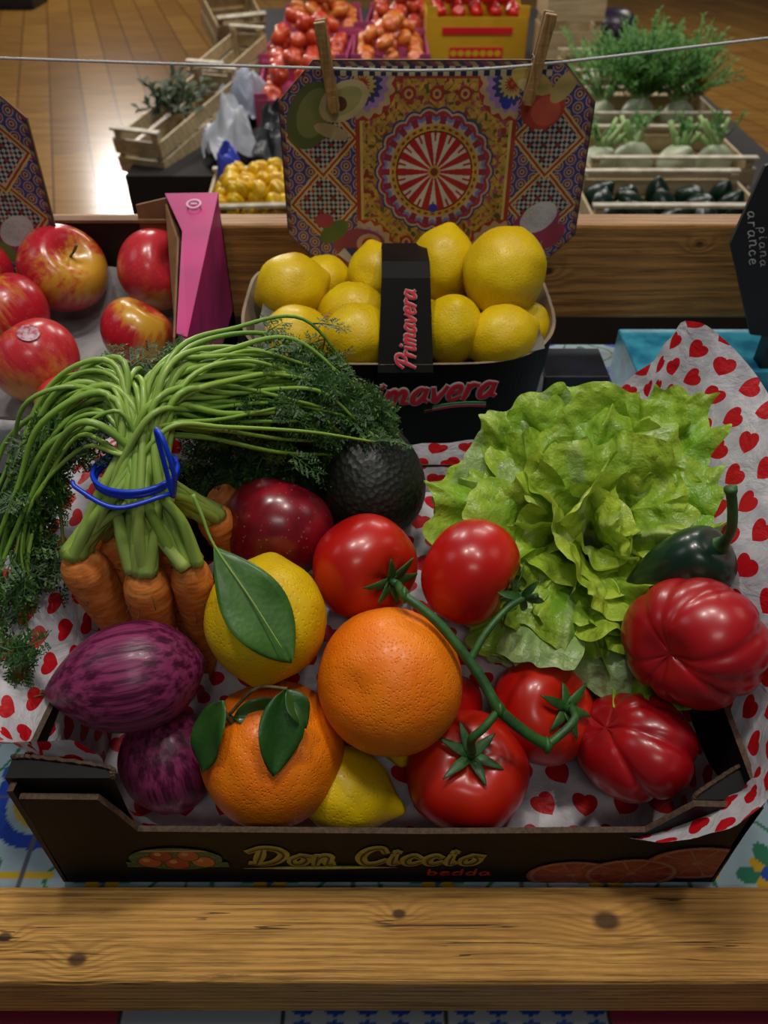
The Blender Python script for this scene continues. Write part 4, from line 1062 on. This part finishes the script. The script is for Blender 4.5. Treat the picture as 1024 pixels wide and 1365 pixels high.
def sheet(name,c,w,d,h,mat,seed,rot=0,**k):
    mb=MB(); n=34; v=[];f=[]
    for j in range(n+1):
        for i in range(n+1):
            x=(i/n-.5)*w;y=(j/n-.5)*d; p=Vector((x*9+seed,y*9,seed))
            rid=1-abs(noise.noise(p))*2.2; rid2=1-abs(noise.noise(p*2.3))*2
            ed=min(1,8*min(i,n-i)/n,8*min(j,n-j)/n)
            z=h*max(0,.35+.5*rid+.25*rid2)*(.35+.65*ed*math.cos((i/n-.5)*2)*math.cos((j/n-.5)*2))
            x+=.03*noise.noise(p*1.7+Vector((5,0,0)));y+=.03*noise.noise(p*1.7+Vector((0,5,0)))
            cr,sr=math.cos(rot),math.sin(rot); v.append((c[0]+x*cr-y*sr,c[1]+x*sr+y*cr,c[2]+max(z,.002)))
    for j in range(n):
        for i in range(n): a=j*(n+1)+i; f.append((a,a+1,a+n+2,a+n+1))
    mb.add(v,f); return mb.obj(name,mat,smooth=False,**k)
sheet('tissue_paper',(-.555,2.76,SZ+.002),.17,.24,.22,simple('bg_white_tissue','#d4d8de','#b4b8c2',10,.6),3.3,.3,label='crumpled white tissue paper between crates',category='paper')
sheet('tissue_paper',(-.56,3.25,SZ+.002),.16,.26,.18,simple('bg_pale_tissue','#b0b6c4','#9098ac',10,.6),8.3,-.3,label='crumpled pale tissue wrapping beside the carton',category='paper')
sheet('plastic_bag',(-.36,2.84,SZ+.002),.22,.36,.17,simple('black_plastic','#06070c','#0c0e18',10,.4,coat=.1),7.7,.1,label='crumpled black plastic bag between crates',category='bag')
sheet('plastic_bag',(-.50,2.40,SZ+.002),.09,.22,.16,simple('blue_plastic','#2430a0','#3444b4',10,.3),5.1,.2,label='crumpled blue plastic bag beside yellow peppers',category='bag')
wcrate(-.80,4.55,SZ+.05,.26,.22,.16,rot=.5,tilt=.5,label='small empty pale wooden crate tipped on its side')
PNK=simple('pink_card','#9c3860','#b04a6c',6,.5)
REDF=simple('pomegranate_red','#b02a1c','#c0501c',25,.35,coat=.2); REDP=simple('persimmon_orange','#b8481c','#c87828',25,.35)
pr=proto(f_apple(.042),REDF); pr2=proto(f_heir(.046,8,0,.7,3,1),REDP)
for (cx,cy,w,d,p,nm,lb,ct,ro) in((-.34,3.42,.32,.50,pr,'pomegranate','rosy red pomegranate','pomegranate',.05),(-.36,4.06,.36,.50,pr,'pomegranate','rosy red pomegranate','pomegranate',-.04),(.03,4.06,.32,.50,pr2,'persimmon','orange-red ripe persimmon','persimmon',0),(-.33,4.75,.38,.5,pr2,'persimmon','orange-red ripe persimmon','persimmon',.05),(.12,4.75,.38,.5,pr,'pomegranate','rosy red pomegranate','pomegranate',-.05)):
    bcarton(cx,cy,SZ+.001,w+.03,d+.03,.10,PNK,rot=ro,label='pink cardboard carton of red fruit')
    heap(p,nm,cx,cy,SZ+.05,w,d,60,.045,lb+' in a pink carton',ct,'red fruit in pink cartons',rot=ro,loose=1.0,layers=3)
yc=bcarton(.45,4.35,SZ+.001,.48,.36,.20,simple('yellow_card','#c09410','#b0840c',5,.5),label='yellow and red printed carton of tomatoes')
mb=MB(); mb.box((.45,4.35-.186,SZ+.145),(.34,.004,.03)); mb.box((.45,4.35-.186,SZ+.05),(.26,.004,.05)); mb.obj('red_stripe',RED,parent=yc,smooth=False)
mb=MB()
for k in range(7):
    a=[Vector((.45-.11+.036*k+.016*math.cos(t),4.35-.1895,SZ+.05+.014*math.sin(t))) for t in np.linspace(0,2*pi,13)[:-1]]; mb.add(a,[tuple(range(12))])
mb.obj('printed_fruit_motif',simple('yellow_ink','#c89c14',rough=.5),parent=yc,smooth=False)
heap(proto(f_tomato(.035),TOM),'tomato',.45,4.35,SZ+.17,.44,.32,60,.04,'small red tomato in the yellow carton','tomato','tomatoes in the yellow carton',layers=2)
wcrate(.86,4.05,SZ+.001,.26,.30,.42,label='tall pale wooden crate standing upright')
fruit('red_cabbage',f_orange(.11,2),(1.16,4.35,SZ+.11),(0,0,1),simple('cabbage_purple','#1c1224','#2c1a34',12,.35),nu=30,nv=20,label='dark purple red cabbage head',category='cabbage')
wcrate(.83,2.12,SZ+.001,.50,.30,.11,label='pale wooden crate of dark courgettes')
heap(proto(f_lemon(.038,1.7),simple('dark_courgette','#0a2014','#14301e',30,.3)),'courgette',.83,2.12,SZ+.03,.46,.26,30,.042,'small dark green glossy courgette','courgette','courgettes in the wooden crate',layers=1)
wcrate(.90,2.50,SZ+.001,.52,.34,.12,label='pale wooden crate of white fennel bulbs')
wcrate(.97,2.98,SZ+.001,.52,.36,.12,label='pale wooden crate of leafy fennel')
wcrate(1.04,3.60,SZ+.001,.52,.40,.12,label='pale wooden crate with greens')
FEN=simple('fennel_bulb','#a4b08c','#bcc4a8',15,.4); FST=simple('fennel_stalk','#7ca054','#94ac6c',20,.5); FRD=simple('fennel_frond','#2c6414','#4a8422',60,.6)
def fennel(x,y,z,seed,bush,sz=.062,lean=0):
    o=fruit('fennel',f_onion(sz,1.0),(x,y,z+.055),(lean,-.5,.8),FEN,nu=22,nv=16,label='white fennel bulb with feathery green fronds',category='fennel',group='fennel bulbs in wooden crates')
    mb=MB()
    for k in range(6):
        a=k*1.1+seed; b=Vector((x,y,z+.09)); e=b+Vector((math.cos(a)*.055+lean*.06,math.sin(a)*.03+.03,.05+.04*(k%2)))
        tube(mb,[b,(b+e)/2,e],lambda t:.012-.005*t,8)
    mb.obj('stalk',FST,parent=o)
    mb=MB(); tuft(mb,(x+(.02 if bush else 0),y+.03,z+.13),(bush if bush else 8),(.25 if bush else .08),.0050,.85,.95,22 if bush else 12,4.0,jb=.06 if bush else .03); mb.obj('fronds',FRD,parent=o)
for i,(x,s_,l_) in enumerate(((.70,.060,.4),(.815,.068,-.3),(.955,.064,.2),(1.085,.058,-.5))): fennel(x,2.46+.03*(i%2),SZ+.03,i,0,s_,l_)
for i,(x,bn) in enumerate(((.80,40),(.95,190),(1.09,60))): fennel(x,2.94+.04*(i%2),SZ+.04,i+9,bn)
for i in range(2): fennel(.90+.20*i,3.5,SZ+.02,i+19,0)
mb=MB(); mb.box((-3.35,8.1,FZ+.06),(.55,.4,.12)); mb.box((-3.35,8.1,FZ+.17),(.45,.3,.10)); mb.obj('floor_trolley',simple('dark_plastic','#14141a','#20202a',8,.5),smooth=False,bevel=.01,label='low dark trolley standing on the wood floor',category='trolley')

# ================================================================== LIGHT & CAMERA
def area(loc,target,sx,sy,power,col=(1,.95,.88)):
    l=bpy.data.lights.new('lamp','AREA'); l.shape='RECTANGLE'; l.size=sx;l.size_y=sy;l.energy=power;l.color=col
    o=bpy.data.objects.new('ceiling_or_fill_light',l); o.location=loc; o.rotation_euler=(Vector(target)-Vector(loc)).to_track_quat('-Z','Y').to_euler(); coll.objects.link(o); return o
area((-.30,.35,1.7),(0,.15,0),.20,.06,7.2)
area((.10,.45,1.7),(0,.15,0),.20,.06,6.6)
area((.42,.10,1.7),(0,.15,0),.20,.06,5.0)
area((.05,-.9,1.5),(0,.2,0),.5,.2,2.8)  # added front fill, not a real ceiling fixture
area((-1.2,.3,1.2),(0,.2,0),.5,.5,1.3,(.85,.92,1))  # cool fill added on the left to lift shade, no lamp there
area((1.3,.5,1.2),(0,.2,0),.5,.5,1.2,(1,.9,.8))  # warm fill added on the right side, not a room lamp
area((-.6,3.2,2.0),(-.3,3.2,0),1.2,.3,36)
area((.9,3.2,2.0),(.8,3.0,0),1.2,.3,30)
area((-2.8,9.0,1.5),(-1.8,4,-.8),.8,.5,100)
area((-1.8,5,2.2),(-1.6,4.5,-.8),.8,.5,34)
area((2.6,6,2.0),(2.2,5,-.8),1.0,.5,50)
w=bpy.data.worlds.new('World'); scene.world=w; w.use_nodes=True
w.node_tree.nodes['Background'].inputs[0].default_value=(.55,.62,.72,1); w.node_tree.nodes['Background'].inputs[1].default_value=.08
cam=bpy.data.cameras.new('Camera'); co=bpy.data.objects.new('Camera',cam); coll.objects.link(co)
co.location=(0,-.211,.503); co.rotation_euler=(math.radians(48),0,0)
cam.sensor_fit='HORIZONTAL'; cam.sensor_width=27; cam.lens=27.69; cam.clip_start=.01
cam.dof.use_dof=True; cam.dof.focus_distance=.48; cam.dof.aperture_fstop=11
scene.camera=co
scene.view_settings.view_transform='Standard'
